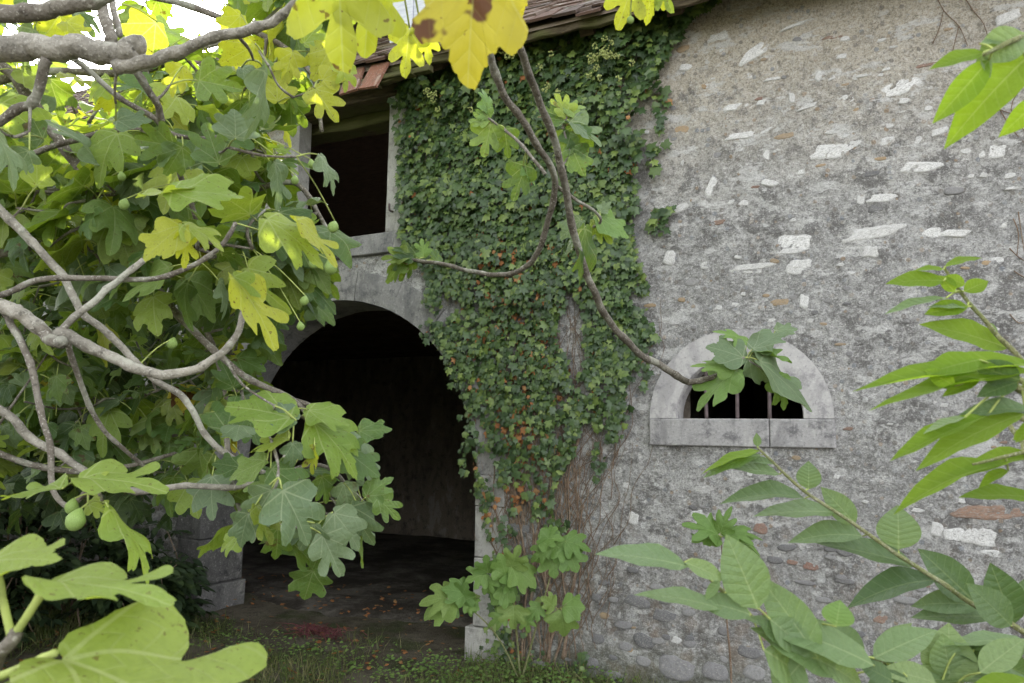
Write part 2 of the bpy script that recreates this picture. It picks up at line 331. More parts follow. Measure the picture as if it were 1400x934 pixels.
def oval_tmpl(seed, W_=.42, curl=.2, fold=.25, tip=1.0, ns=9):
    r = random.Random(seed); V = []; F = []; U = []; na = 4; tw = r.uniform(-.3, .3)
    for i in range(ns+1):
        t = i/ns; w_ = W_*.5*(math.sin(math.pi*t**.82)**.85 if 0 < t < 1 else 0)*(1-.35*max(0, t-.75)*tip*2)
        for j in range(na+1):
            s_ = j/na*2-1; x = s_*w_; y = t; u = (.5+x, t)
            z = fold*abs(x)-curl*t*t+.05*math.sin(t*14+seed)*abs(x)*1.6+tw*x*t
            V.append((x, y, z)); U.append(u)
    for i in range(ns):
        for j in range(na):
            a = i*(na+1)+j; b = a+na+1; F += [(a, a+1, b+1), (a, b+1, b)]
    return np.array(V, float), np.array(F, np.int32), np.array(U)
def ivy_tmpl(seed):
    r = random.Random(seed); h = [(0, 1), (.13, .66), (.44, .64), (.34, .34), (.46, .04), (.17, -.1), (0, .0)]
    P = [(x*r.uniform(.85, 1.15), y*r.uniform(.93, 1.07)) for x, y in h]+[(-x*r.uniform(.85, 1.15), y) for x, y in reversed(h[1:-1])]
    V = [(0, .32, .05)]+[(x, y, -.10*(x*x+y*y)+r.uniform(-.04, .04)) for x, y in P]; n = len(P)
    F = [(0, 1+(j+1) % n, 1+j) for j in range(n)]; V = np.array(V, float); return V, np.array(F, np.int32), V[:, :2]+np.array((.5, 0))
def blob_tmpl(nu=7, nv=5):
    V = [(0, 0, 1.)]; F = []
    for i in range(1, nv):
        for j in range(nu):
            a = math.pi*i/nv; b = 2*math.pi*j/nu; V.append((math.sin(a)*math.cos(b), math.sin(a)*math.sin(b), math.cos(a)))
    V.append((0, 0, -1.)); e = len(V)-1
    for j in range(nu):
        j2 = (j+1) % nu; F.append((0, 1+j, 1+j2)); F.append((e, e-nu+j2, e-nu+j))
        for i in range(nv-2):
            a = 1+i*nu; b = a+nu; F += [(a+j, b+j, b+j2), (a+j, b+j2, a+j2)]
    return np.array(V, float), np.array(F, np.int32), None
FIGT = [fig_tmpl(i, depth=[.35, .8, .6, .15, .95, .0, .7, .5][i % 8], curl=[.25, .5, .15, .7, .35, .45, .9, .3][i % 8], fold=[.1, .3, .05, .2, .4, .0, .25, .15][i % 8], wav=.08) for i in range(16)]
FIGH = [fig_tmpl(40+i, depth=[.1, .8, .5, .95][i % 4], curl=[.2, .3, .45, .15][i % 4], fold=[.12, .2, .05, .3][i % 4], wav=.07, fine=3) for i in range(8)]
OVT = [oval_tmpl(i, W_=[.40, .46, .42, .5][i % 4], curl=[.1, .25, .4, .18][i % 4], fold=[.3, .15, .4, .2][i % 4]) for i in range(8)]
IVT = [ivy_tmpl(i) for i in range(8)]
BLOB = blob_tmpl(); BLOBH = blob_tmpl(16, 10)
_mc = {}
def tmesh(key, T, mat):
    k = (key, mat.name)
    if k not in _mc: _mc[k] = mesh('leaf_'+str(key), T[0], T[1].tolist(), mat, T[2], True)
    return _mc[k]
def frame(base, ydir, nrm, L, wf=1.0):
    y = Vector(ydir).normalized(); z = Vector(nrm); z = z-y*z.dot(y)
    if z.length < 1e-4: z = y.orthogonal()
    z.normalize(); x = y.cross(z)
    return Matrix(((x.x*L*wf, y.x*L, z.x*L, base[0]), (x.y*L*wf, y.y*L, z.y*L, base[1]), (x.z*L*wf, y.z*L, z.z*L, base[2]), (0, 0, 0, 1)))

# ------------------------------------------------------------------ tubes
def tube_tmpl(P, rad, sides=8, k=5, knots=.06, seed=0, cap=True):
    P = [tuple(p) for p in P]; n0 = len(P)
    if isinstance(rad, (int, float)): rad = [rad]*n0
    elif len(rad) != n0: rad = [rad[0]+(rad[-1]-rad[0])*i/(n0-1) for i in range(n0)]
    Q = catmull([np.array(list(p)+[r]) for p, r in zip(P, rad)], k, False) if k > 1 else [np.array(list(p)+[r]) for p, r in zip(P, rad)]
    Q = np.array(Q); pos = Q[:, :3]; rr = Q[:, 3]; n = len(Q); V = []; F = []
    if k > 4:
        for i in range(1, n-1): pos[i] += np.array(noise.noise_vector(Vector((i*.31, seed*5.1, 2.))))*rr[i]*.55
    T = np.gradient(pos, axis=0); T /= np.linalg.norm(T, axis=1)[:, None]+1e-9
    nx = np.cross(T[0], (0.3, .2, .93)); nx /= np.linalg.norm(nx)
    for i in range(n):
        nx = nx-T[i]*nx.dot(T[i]); nx /= np.linalg.norm(nx)+1e-9; by = np.cross(T[i], nx)
        kk = 1+knots*(nz(i*.9, seed*3.7)*1.8+(2.6 if knots and (i*7+seed*3) % 6 == 0 else 0))
        for j in range(sides):
            a = 2*math.pi*j/sides; q = kk*(1+knots*.7*nz(i*.5+j*1.3, seed))
            V.append(pos[i]+(nx*math.cos(a)+by*math.sin(a))*rr[i]*q)
    for i in range(n-1):
        for j in range(sides):
            j2 = (j+1) % sides; a = i*sides; b = a+sides; F += [(a+j, a+j2, b+j2), (a+j, b+j2, b+j)]
    if cap:
        V.append(pos[0]-T[0]*rr[0]*.3); V.append(pos[-1]+T[-1]*rr[-1]*.6); e = len(V)
        for j in range(sides):
            j2 = (j+1) % sides; F += [(e-2, j2, j), (e-1, (n-1)*sides+j, (n-1)*sides+j2)]
    return np.array(V), np.array(F, np.int32), None
I4 = np.eye(4)
def tube_obj(name, P, rad, mat, parent, **kw):
    T = tube_tmpl(P, rad, **kw); return link(name, mesh(name, T[0], T[1].tolist(), mat, None, True), parent)
def box_tmpl(x0, x1, y0, y1, z0, z1, j=0., seed=0):
    r = random.Random(seed)
    V = [(x+r.uniform(-j, j), y+r.uniform(-j, j), z+r.uniform(-j, j)) for z in (z0, z1) for y in (y0, y1) for x in (x0, x1)]
    F = [(0, 2, 3), (0, 3, 1), (4, 5, 7), (4, 7, 6), (0, 1, 5), (0, 5, 4), (2, 6, 7), (2, 7, 3), (0, 4, 6), (0, 6, 2), (1, 3, 7), (1, 7, 5)]
    return np.array(V, float), np.array(F, np.int32), None
def bev_box(name, x0, x1, y0, y1, z0, z1, mat, parent, b=.008, rough=.004, cuts=6, M=None, label=None):
    """a block with rounded, slightly uneven arrises"""
    V = []; F = []; idx = {}
    def cs(a, c, n):
        q = [a, a+b]+[a+b+(c-a-2*b)*i/n for i in range(1, n)]+[c-b, c]; return q
    n = [max(1, min(cuts, int((q-p)/.12))) for p, q in ((x0, x1), (y0, y1), (z0, z1))]
    X, Y, Z = cs(x0, x1, n[0]), cs(y0, y1, n[1]), cs(z0, z1, n[2]); A = (X, Y, Z); s_ = rnd.random()*50
    def v(i, j, k):
        if (i, j, k) not in idx:
            p = [X[i], Y[j], Z[k]]; e = [i in (0, len(X)-1), j in (0, len(Y)-1), k in (0, len(Z)-1)]
            if sum(e) >= 2:
                for q, (o_, m_) in enumerate(zip((i, j, k), A)):
                    if e[q]: p[q] += (b*.35 if o_ == 0 else -b*.35)
            d = noise.noise_vector(Vector(p)*6+Vector((s_, 0, 0)))*rough
            idx[i, j, k] = len(V); V.append((p[0]+d.x, p[1]+d.y, p[2]+d.z))
        return idx[i, j, k]
    a, c, d = len(X)-1, len(Y)-1, len(Z)-1
    for i in range(a):
        for k in range(d): F.append((v(i, 0, k), v(i+1, 0, k), v(i+1, 0, k+1), v(i, 0, k+1))); F.append((v(i, c, k), v(i, c, k+1), v(i+1, c, k+1), v(i+1, c, k)))
        for j in range(c): F.append((v(i, j, 0), v(i, j+1, 0), v(i+1, j+1, 0), v(i+1, j, 0))); F.append((v(i, j, d), v(i+1, j, d), v(i+1, j+1, d), v(i, j+1, d)))
    for j in range(c):
        for k in range(d): F.append((v(0, j, k), v(0, j, k+1), v(0, j+1, k+1), v(0, j+1, k))); F.append((v(a, j, k), v(a, j+1, k), v(a, j+1, k+1), v(a, j, k+1)))
    return link(name, mesh(name, V, F, mat), parent, M, label=label)

# ------------------------------------------------------------------ dimensions of the barn, read off the photograph
ZE, YE = 4.43, -.40                 # eave edge
YR, ZR = 4.0, 8.10                  # ridge
TH = .50                            # wall thickness
DX0, DX1 = -5.51, -2.76; DXC, DR = (DX0+DX1)/2, (DX1-DX0)/2; DZS = 2.66-DR       # doorway
WXC, WZ, WRi, WRo = -.885, 1.70, .385, .565                                    # half-round window, z of its springing
HX0, HX1, HZ0, HZ1 = -4.60, -3.64, 3.19, 4.36                                   # hatch
def roofz(y): return ZE+(y-YE)*(ZR-ZE)/(YR-YE)
def in_door(x, z, g=0.): return (abs(x-DXC) < DR+g and z < DZS) or (z >= DZS and (x-DXC)**2+(z-DZS)**2 < (DR+g)**2)
def in_win(x, z, g=0.): return z >= WZ-g and (x-WXC)**2+(z-WZ)**2 < (WRi+g)**2 or (abs(x-WXC) < WRi+g and WZ-g-.05 < z < WZ)
def in_hatch(x, z, g=0.): return HX0-g < x < HX1+g and HZ0-g < z < HZ1+g
def wally(x, z):
    a = nz(x*1.3, z*1.3)*.018+nz(x*5, z*5, 3)*.009+nz(x*14, z*14, 7)*.010+nz(x*29, z*29, 9)*.009
    if z > 4.30+.02*nz(x*2, 5): a = a*.35-.004
    return a-.004

barn = thing('stone_barn', 'old grey rendered stone barn with dark arched doorway, loft hatch and barred half-round window', 'barn', (-3, 0, 0))
# --- front wall
xs = [-14, -12, -10.5, -9.6, -9]+list(np.arange(-8.6, -6.4, .08))+list(np.arange(-6.4, 1.3, .0185))+[1.4, 1.7, 2.2, 3, 4, 5]
zs = list(np.arange(-.25, 4.72, .0185))
idx = -np.ones((len(xs), len(zs)), int); V = []; F = []
for i, x in enumerate(xs):
    for k, z in enumerate(zs): idx[i, k] = len(V); V.append((x, wally(x, z), z))
for i in range(len(xs)-1):
    for k in range(len(zs)-1):
        x, z = (xs[i]+xs[i+1])/2, (zs[k]+zs[k+1])/2
        if in_door(x, z, .10) or in_win(x, z, .07) or in_hatch(x, z, .06): continue
        F.append((idx[i, k], idx[i+1, k], idx[i+1, k+1], idx[i, k+1]))
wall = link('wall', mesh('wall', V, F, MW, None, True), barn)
# --- inner face of the wall, side walls, back wall, loft floor, floor
def holed(name, x0, x1, z0, z1, Y, mat, parent):
    V = []; F = []; X = sorted(set(np.round(np.arange(x0, x1, .1), 3)) | {x1}); Z = sorted(set(np.round(np.arange(z0, z1, .1), 3)) | {z1})
    for x in X:
        for z in Z: V.append((x, Y, z))
    n = len(Z)
    for i in range(len(X)-1):
        for k in range(n-1):
            x, z = (X[i]+X[i+1])/2, (Z[k]+Z[k+1])/2
            if in_door(x, z, .12) or in_win(x, z, .08) or (HX0-.8 < x < HX1+.07 and HZ0-.07 < z < HZ1+.3): continue
            F.append((i*n+k, i*n+k+1, (i+1)*n+k+1, (i+1)*n+k))
    return link(name, mesh(name, V, F, mat), parent)
holed('inner_wall', -14, 5, -.2, 4.75, TH-.02, M_INNER, barn)
def slab(name, x0, x1, y0, y1, z0, z1, mat, parent, label=None, kind=None, j=0):
    T = box_tmpl(x0, x1, y0, y1, z0, z1, j, int(abs(x0*91+z0*7)));
    return link(name, mesh(name, T[0], T[1].tolist(), mat), parent, label=label, kind=kind)
slab('side_wall', -14.4, -14, 0, 8.4, -.2, 4.6, MW, barn); slab('side_wall', 5, 5.4, 0, 8.4, -.2, 4.6, MW, barn)
slab('rear_wall', -14.4, 5.4, 8.0, 8.4, -.2, 4.6, MW, barn)
slab('partition_wall', -13.9, 4.9, 5.2, 5.5, -.2, 3.0, M_INNER, barn)
slab('cross_wall', -1.9, -1.6, TH, 5.2, -.2, 3.0, M_INNER, barn)
slab('loft_floor', -13.9, 4.9, TH, 7.9, 2.98, 3.03, M_DARKWOOD, barn)
for i in range(7): slab('ceiling_beam', -13.9, -1.95, .9+i*.68, 1.06+i*.68, 2.80, 2.985, M_DARKWOOD, barn, j=.01)
gx = 5.0     # unseen right gable, left open at the top to let light into the loft
V = [(gx, 0, 4.6), (gx+.4, 0, 4.6), (gx+.4, 8.0, 4.6), (gx, 8.0, 4.6), (gx, .8, 5.4), (gx+.4, .8, 5.4), (gx+.4, 7.2, 5.4), (gx, 7.2, 5.4)]
link('gable', mesh('gable', V, [(0, 3, 7, 4), (1, 5, 6, 2), (4, 7, 6, 5), (0, 4, 5, 1), (2, 6, 7, 3), (0, 1, 2, 3)], MW), barn)
for gx in (-14.4,):     # gables
    V = [(gx, 0, 4.6), (gx+.4, 0, 4.6), (gx+.4, 8.0, 4.6), (gx, 8.0, 4.6), (gx, YR, ZR-.1), (gx+.4, YR, ZR-.1)]
    link('gable', mesh('gable', V, [(0, 1, 5, 4), (2, 3, 4, 5), (0, 4, 3), (1, 2, 5), (0, 3, 2, 1)], MW), barn)
# --- stones of the inner back wall, barely seen in the dark
inw = [o for o in barn.children if o.name.startswith('partition_wall')][0]
# --- doorway surround
def ring_stone(name, xc, zc, r_in, r_out, a0, a1, y0, y1, mat, parent, gap=.003, na=4, rough=.004):
    V = []; F = []; s_ = rnd.random()*40; g = gap/((r_in+r_out)/2); A = [a0+g+(a1-a0-2*g)*i/na for i in range(na+1)]; nr = 2; ny = 4
    for a in A:
        ring = []
        per = [(r_in+(r_out-r_in)*i/nr, y0) for i in range(nr+1)]+[(r_out, y0+(y1-y0)*i/ny) for i in range(1, ny+1)]+[(r_out+(r_in-r_out)*i/nr, y1) for i in range(1, nr+1)]+[(r_in, y1+(y0-y1)*i/ny) for i in range(1, ny)]
        for r, y in per:
            p = Vector((xc+r*math.cos(a), y, zc+r*math.sin(a)))
            d = noise.noise_vector(p*5+Vector((s_, 0, 0)))*rough; q = p+d
            if abs(r-r_in) < 1e-6 and abs(y-y0) < 1e-6: q = q+Vector((math.cos(a)*.008, .008, math.sin(a)*.008))
            V.append(q)
    m = len(per)
    for i in range(na):
        for j in range(m): j2 = (j+1) % m; F.append((i*m+j, i*m+j2, (i+1)*m+j2, (i+1)*m+j))
    F.append(tuple(range(m-1, -1, -1))); F.append(tuple(na*m+j for j in range(m)))
    return link(name, mesh(name, V, F, mat), parent)
nv = 11
for i in range(nv):
    a0 = math.pi*i/nv; a1 = math.pi*(i+1)/nv
    ring_stone('voussoir', DXC, DZS, DR, DR+.255+rnd.uniform(-.01, .01), a0, a1, -.022+rnd.uniform(-.003, .003), TH, M_DRESSED, barn, na=4)
z = .22; hs = [.48, .36, DZS-.22-.84]
for sx, X0, X1 in ((-1, DX0-.27, DX0), (1, DX1, DX1+.27)):
    z = .22
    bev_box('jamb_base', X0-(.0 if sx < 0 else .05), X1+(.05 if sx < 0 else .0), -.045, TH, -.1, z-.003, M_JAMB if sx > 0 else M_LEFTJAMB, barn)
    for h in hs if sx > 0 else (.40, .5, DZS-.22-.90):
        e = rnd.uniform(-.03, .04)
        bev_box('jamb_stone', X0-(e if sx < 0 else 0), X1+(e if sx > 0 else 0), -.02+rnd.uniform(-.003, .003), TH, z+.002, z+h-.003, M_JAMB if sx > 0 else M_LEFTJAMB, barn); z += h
# --- barred half-round window
sur = ring_stone('window_surround', WXC, WZ, WRi, WRo, 0, math.pi, -.028, .15, M_DRESSED2, barn, gap=0, na=28, rough=.003)
xa, xm, xb = WXC-WRo-.003, WXC+.19, WXC+WRo+.003
bev_box('sill_stone', xa, xm-.0015, -.032, .15, WZ-.178, WZ-.003, M_SILL, sur, rough=.002)
bev_box('sill_stone', xm+.0015, xb, -.030, .15, WZ-.178, WZ-.003, M_SILL, sur, rough=.002)
for bx in (966, 1008, 1052):
    p = W(bx, 560, .05); h = math.sqrt(max(.01, WRi**2-(p.x-WXC)**2))
    tube_obj('iron_bar', [(p.x, .05, WZ-.02), (p.x+rnd.uniform(-.004, .004), .05, WZ+h*.5), (p.x, .05, WZ+h+.02)], .0125, M_IRON, sur, sides=8, k=3, knots=.03, seed=bx)
# --- loft hatch
hat = bev_box('hatch_sill', HX0-.30, HX1+.32, -.05, TH, HZ0-.17, HZ0-.003, M_DRESSED, barn)
bev_box('hatch_jamb', HX1, HX1+.17, -.03, TH, HZ0, HZ1+.10, M_JAMB, barn, cuts=8); bev_box('hatch_jamb', HX0-.17, HX0, -.03, .13, HZ0, HZ1+.10, M_JAMB, barn, cuts=8)
bev_box('lintel_beam', HX0-.45, HX1+.12, -.06, .16, HZ1-.02, HZ1+.16, M_WOOD, barn, b=.012, rough=.02)
bev_box('lintel_beam', HX0-.30, HX1+.02, .20, .42, HZ1-.10, HZ1+.12, M_WOOD, barn, b=.012, rough=.02)
pn = W(536, 289, -.04)
tube_obj('hinge_pintle', [(pn.x, -.03, pn.z), (pn.x, -.075, pn.z), (pn.x, -.08, pn.z+.05)], .009, M_IRON, barn, sides=6, k=2, knots=0)
# --- eave timbers and rafters
bev_box('wall_plate', -14, 5, -.10, .12, 4.62, 4.72, M_WOOD, barn, rough=.012)
bev_box('eave_board', -14, HX0-.5, YE+.05, YE+.09, ZE-.065, ZE+.01, M_WOOD, barn, rough=.03, cuts=60)
bev_box('eave_board', HX1-.10, 5, YE+.05, YE+.09, ZE-.065, ZE+.01, M_WOOD, barn, rough=.03, cuts=60)
pt = math.atan2(ZR-ZE, YR-YE)
x = -13.6
while x < 5:
    L = (YR-YE)/math.cos(pt)-.1
    T = box_tmpl(-.05, .05, .08, L, -.16, -.02)
    link('rafter', mesh('rafter', T[0], T[1].tolist(), M_DARKWOOD), barn, Matrix.Translation((x, YE, ZE)) @ Matrix.Rotation(pt, 4, 'X')); x += .62
LJ = Join()
for i in range(20): y_ = .1+i*.19; LJ.add(box_tmpl(-13.9, 4.9, y_, y_+.035, roofz(y_)-.055, roofz(y_)-.03, .003, i), I4)
link('laths', LJ.mesh('laths', M_DARKWOOD, False), barn, kind='stuff')
# --- roof: deck, then clay tiles
deck = link('roof', mesh('roof', [(-14.6, YE+.03, ZE+.005), (5.6, YE+.03, ZE+.005), (5.6, YR, ZR-.02), (-14.6, YR, ZR-.02), (5.6, 8.4, ZE), (-14.6, 8.4, ZE),
      (-14.6, YE+.03, ZE-.02), (5.6, YE+.03, ZE-.02), (5.6, YR, ZR-.05), (-14.6, YR, ZR-.05), (5.6, 8.4, ZE-.03), (-14.6, 8.4, ZE-.03)],
      [(0, 1, 2, 3), (6, 9, 8, 7), (0, 6, 7, 1), (0, 3, 9, 6), (1, 7, 8, 2), (3, 2, 8, 9)], M_UNDER), barn)
rz2 = lambda y: ZR-.02-(y-YR)*(ZR-ZE)/(8.4-YR)
for (xa_, xb_, ya_, yb_) in ((-14.6, -4.6, YR, 8.4), (-1.6, 5.6, YR, 8.4), (-4.6, -1.6, YR, 4.5), (-4.6, -1.6, 7.0, 8.4)):  # gap left in the unseen rear slope to let sun into the loft
    Q = [(xa_, ya_, rz2(ya_)), (xb_, ya_, rz2(ya_)), (xb_, yb_, rz2(yb_)), (xa_, yb_, rz2(yb_))]; V = Q+[(a, b, c-.03) for a, b, c in Q]
    link('rear_slope', mesh('rear_slope', V, [(0, 1, 2, 3), (7, 6, 5, 4), (0, 4, 5, 1), (1, 5, 6, 2), (2, 6, 7, 3), (3, 7, 4, 0)], M_UNDER), deck)
tw, tl, ex = .175, .27, .092
TT = box_tmpl(-tw/2+.002, tw/2-.002, 0, tl, 0, .016, .0035, 3); TT2 = [box_tmpl(-tw/2+.003, tw/2-.003, 0, tl, 0, .017, .004, 10+i) for i in range(5)]
tm = [mesh('tile', t[0], t[1].tolist(), M_TILE) for t in TT2]
cand = []; rows = int((YR-YE)/math.cos(pt)/ex)
for r in range(rows):
    n = int(20.2/tw)
    for c in range(n):
        x = -14.6+(c+.5*(r % 2)+.5)*tw; s_ = r*ex-.05+rnd.uniform(-.018, .018); y = YE+s_*math.cos(pt); zz = ZE+s_*math.sin(pt)
        sag = .035*nz(x*.8, 1)+.03*nz(x*2.5, r*.05)+(rnd.uniform(-.006, .012) if r > 2 else rnd.uniform(-.01, .03))
        if r < 9 and HX0-.05 < x < HX1-.02 and rnd.random() < .5 and r < 2: continue
        M = Matrix.Translation((x+rnd.uniform(-.006, .006), y, zz+.02+sag)) @ Matrix.Rotation(pt-.055+rnd.uniform(-.02, .02), 4, 'X') @ Matrix.Rotation(rnd.gauss(0, .035), 4, 'Z') @ Matrix.Rotation(rnd.gauss(0, .025), 4, 'Y')
        px, py, d = proj((x, y, zz)); vis = -20 < px < 1420 and -12 < py < 400
        cand.append((0 if vis else 1, d if vis else 0, M, px))
cand.sort(key=lambda t: (t[0], t[1]+(0 if t[3] > 540 else 3)))
J = Join()
for i, (a, b_, M, _) in enumerate(cand):
    if i < 300 and a == 0: link('tile', tm[i % 5], deck, M)
    else: J.add(TT2[i % 5], M)
link('tiling', J.mesh('tiling', M_TILE, False), deck, kind='stuff')
rt = mesh('slipped_tile', TT2[1][0], TT2[1][1].tolist(), M_REDTILE)
for (x, y, a) in ((482, 110, .12), (508, 104, -.10)):
    p = W(x, y, YE-.06); link('slipped_tile', rt, deck, Matrix.Translation(p+Vector((0, -.03, -.12))) @ Matrix.Rotation(1.15, 4, 'X') @ Matrix.Rotation(a, 4, 'Z'))
for i in range(6):
    p = W(430+i*22, 128-i*6, YE-.02); bev_box('batten', p.x-.25, p.x+.3, YE-.04+.03*(i % 2), YE+.05, p.z-.05, p.z-.02+.01*(i % 3), M_WOOD, deck, b=.006, rough=.02)
# --- dormer above the hatch
dm = bev_box('dormer', W(536, 30, .25).x, W(566, 30, .25).x, .22, .27, roofz(.25)-.1, roofz(.25)+1.1, M_WHITEWOOD, barn, b=.004, rough=.004)
x1 = W(566, 30, .25).x
for i in range(4): bev_box('board', x1+.004+i*.125, x1+i*.125+.12, .235, .262, roofz(.25)-.1, roofz(.25)+1.1, M_WHITEWOOD, dm, b=.003, rough=.003)
x0 = W(448, 30, .25).x
bev_box('board', x0-.13, x0, .235, .262, roofz(.25)-.1, roofz(.25)+1.1, M_WHITEWOOD, dm, b=.003, rough=.003)
bev_box('board', x0+.004, x0+.10, .235, .262, roofz(.25)-.1, roofz(.25)+.25, M_WHITEWOOD, dm, b=.003, rough=.003)
slab('cheek', x0-.15, x0-.13, .25, 1.6, roofz(.25), roofz(.25)+1.1, M_DARKWOOD, dm); slab('cheek', x1+.5, x1+.52, .25, 1.6, roofz(.25), roofz(.25)+1.1, M_DARKWOOD, dm)
slab('dormer_roof', x0-.4, x1+.8, -.1, 1.7, roofz(.25)+1.1, roofz(.25)+1.18, M_TILE, dm)
# --- stones showing through the render
def stone_mesh(seed, mat, ang=False):
    r = random.Random(seed); n = 15; V = [(0, -.5*(.9 if not ang else .75), 0)]; F = []; rad = []
    o1, o2 = r.random()*9, r.random()*9
    for j in range(n):
        a = 2*math.pi*(j+.5)/n; sq = 1/max(abs(math.cos(a)), abs(math.sin(a)))**(.75 if ang else .35)
        w_ = nz(math.cos(a)*.9+o1, math.sin(a)*.9+o2)*(.34 if ang else .22)+nz(math.cos(a)*2.6+o2, math.sin(a)*2.6+o1)*(.16 if ang else .1)
        rad.append(max(.45, sq*.9+w_))
    for q, h in ((.5, -.5), (.86, -.36 if not ang else -.44), (1.0, -.05), (1.03, .7)):
        for j in range(n):
            a = 2*math.pi*j/n; V.append((math.cos(a)*.5*rad[j]*q, h+r.uniform(-.03, .03), math.sin(a)*.5*rad[j]*q))
    for j in range(n): F.append((0, 1+j, 1+(j+1) % n))
    for k in range(3):
        a = 1+k*n; b = a+n
        for j in range(n): j2 = (j+1) % n; F.append((a+j, b+j, b+j2, a+j2))
    return mesh('stone', V, F, mat, None, True)
SM = {k: [stone_mesh(i*7+ord(k), m, k in 'wbl') for i in range(7)] for k, m in dict(w=M_WHITE, g=M_GREY, d=M_DARK, o=M_OCHRE, b=M_BRICK, l=M_GREY).items()}
def stone(px, py, pw, ph, rot, kind, thick=None):
    p = W(px, py); s_ = 5*ray(px, py).length/ray(px, py).y/FPX; s_ = 5/ray(px, py).y/FPX*1.02
    if in_door(p.x, p.z, .27) or in_hatch(p.x, p.z, .2) or ((p.x-WXC)**2+(p.z-WZ)**2 < .62**2 and p.z > WZ-.05): return
    sx, sz = max(.022, pw*s_), max(.018, ph*s_); t = thick or (min(sx, sz)*.25+.010 if kind in 'gdo' else .03)
    y = wally(p.x, p.z); 
    M = Matrix.Translation((p.x, y+t*.5-(.016 if kind in 'gd' and p.z < 1.0 else .0045), p.z)) @ Matrix.Rotation(R_(-rot), 4, 'Y') @ Matrix.Diagonal((sx, t, sz, 1))
    link('stone', rnd.choice(SM[kind]), wall, M)
A1 = [(310,125,80,40,5,'w'),(430,185,110,44,28,'w'),(190,168,60,28,5,'o'),(195,232,50,30,0,'w'),(410,260,60,30,10,'w'),(270,297,75,20,0,'w'),(495,275,60,15,0,'w'),(562,340,22,44,10,'w'),(370,370,95,28,3,'w'),(620,370,75,15,12,'w'),(750,345,105,40,8,'w'),(930,305,150,58,14,'w'),(100,390,60,12,0,'w'),(60,458,25,18,0,'w'),(385,470,105,30,0,'w'),(475,535,25,45,0,'w'),(695,525,135,58,0,'w'),(775,500,40,25,0,'w'),(1000,578,135,42,-4,'w'),(1070,455,66,30,20,'w'),(1260,520,95,60,0,'w'),(990,485,50,40,0,'w'),(890,490,50,35,15,'w'),(895,438,40,22,0,'w'),(285,640,32,78,-22,'w'),(485,632,66,28,-12,'w'),(600,592,45,18,10,'w'),(400,700,45,25,0,'w'),(185,560,12,30,-20,'w'),(170,725,75,30,22,'w'),(140,890,42,52,-10,'w'),(570,840,135,68,5,'w'),(840,805,195,46,7,'w'),(1045,805,70,42,0,'w'),(1125,805,95,32,-4,'w'),(1265,765,145,62,8,'w'),(430,920,160,26,3,'w'),(590,912,85,42,0,'w'),(835,870,60,50,0,'w'),(870,685,95,32,0,'w'),(570,92,90,14,10,'w'),(735,197,36,20,0,'w'),(910,163,30,10,0,'w'),(655,265,25,42,-15,'w'),(700,275,30,12,20,'w'),(805,263,44,12,0,'w'),(888,240,32,14,10,'w'),(1310,60,90,40,20,'w'),(1225,605,30,20,0,'w'),(1310,608,50,22,10,'w'),(1325,400,30,26,0,'w'),(948,350,36,24,0,'w'),(260,380,40,12,0,'w'),(290,272,25,10,0,'w'),(470,455,50,12,25,'w'),(350,697,34,14,15,'w'),(1330,650,60,12,0,'w'),(800,690,30,34,0,'w'),(1180,607,26,18,0,'w'),
 (180,447,72,32,0,'o'),(540,470,82,24,5,'o'),(865,550,50,15,0,'o'),(665,572,40,14,0,'o'),(830,602,82,20,4,'d'),(305,770,56,20,8,'b'),(700,130,72,14,-6,'b'),(1025,225,82,14,3,'b'),(435,647,34,12,0,'b'),(465,207,24,12,0,'o'),(422,217,18,10,0,'o'),(750,293,38,10,0,'o'),(785,380,34,15,20,'o'),(1235,908,60,22,0,'o'),(1270,898,48,25,0,'w'),(450,343,30,12,0,'b'),(298,536,44,26,0,'g'),(855,720,60,34,0,'d'),(1100,100,46,10,0,'o'),(1120,660,70,30,0,'g')]
for a in A1: stone(860+a[0]*.396, a[1]*.396, a[2]*.396, a[3]*.396, a[4], a[5])
A2 = [(385,45,58,60,-10,'w'),(485,150,82,48,8,'g'),(745,97,170,40,-4,'w'),(900,245,125,44,0,'o'),(300,258,72,22,0,'o'),(1195,252,42,16,0,'d'),(1085,345,42,18,0,'o'),(1240,412,36,20,0,'g'),(1165,437,58,14,0,'o'),(1203,820,42,14,0,'b'),(610,268,32,28,0,'w'),(1000,240,46,66,0,'w'),(935,12,135,30,0,'w'),(960,95,100,60,0,'w'),(1048,292,40,24,0,'d'),(1028,330,30,26,0,'w'),(1068,500,24,24,0,'w'),(1205,482,30,26,0,'g'),(545,88,34,14,0,'w'),(720,205,26,24,0,'w'),(1195,185,40,26,0,'g'),(1105,238,40,26,0,'g')]  # one dark stone stands in for a hole, its shade given by colour
for a in A2: stone(800+a[0]*.2997, 340+a[1]*.2997, a[2]*.2997, a[3]*.2997, a[4], a[5])
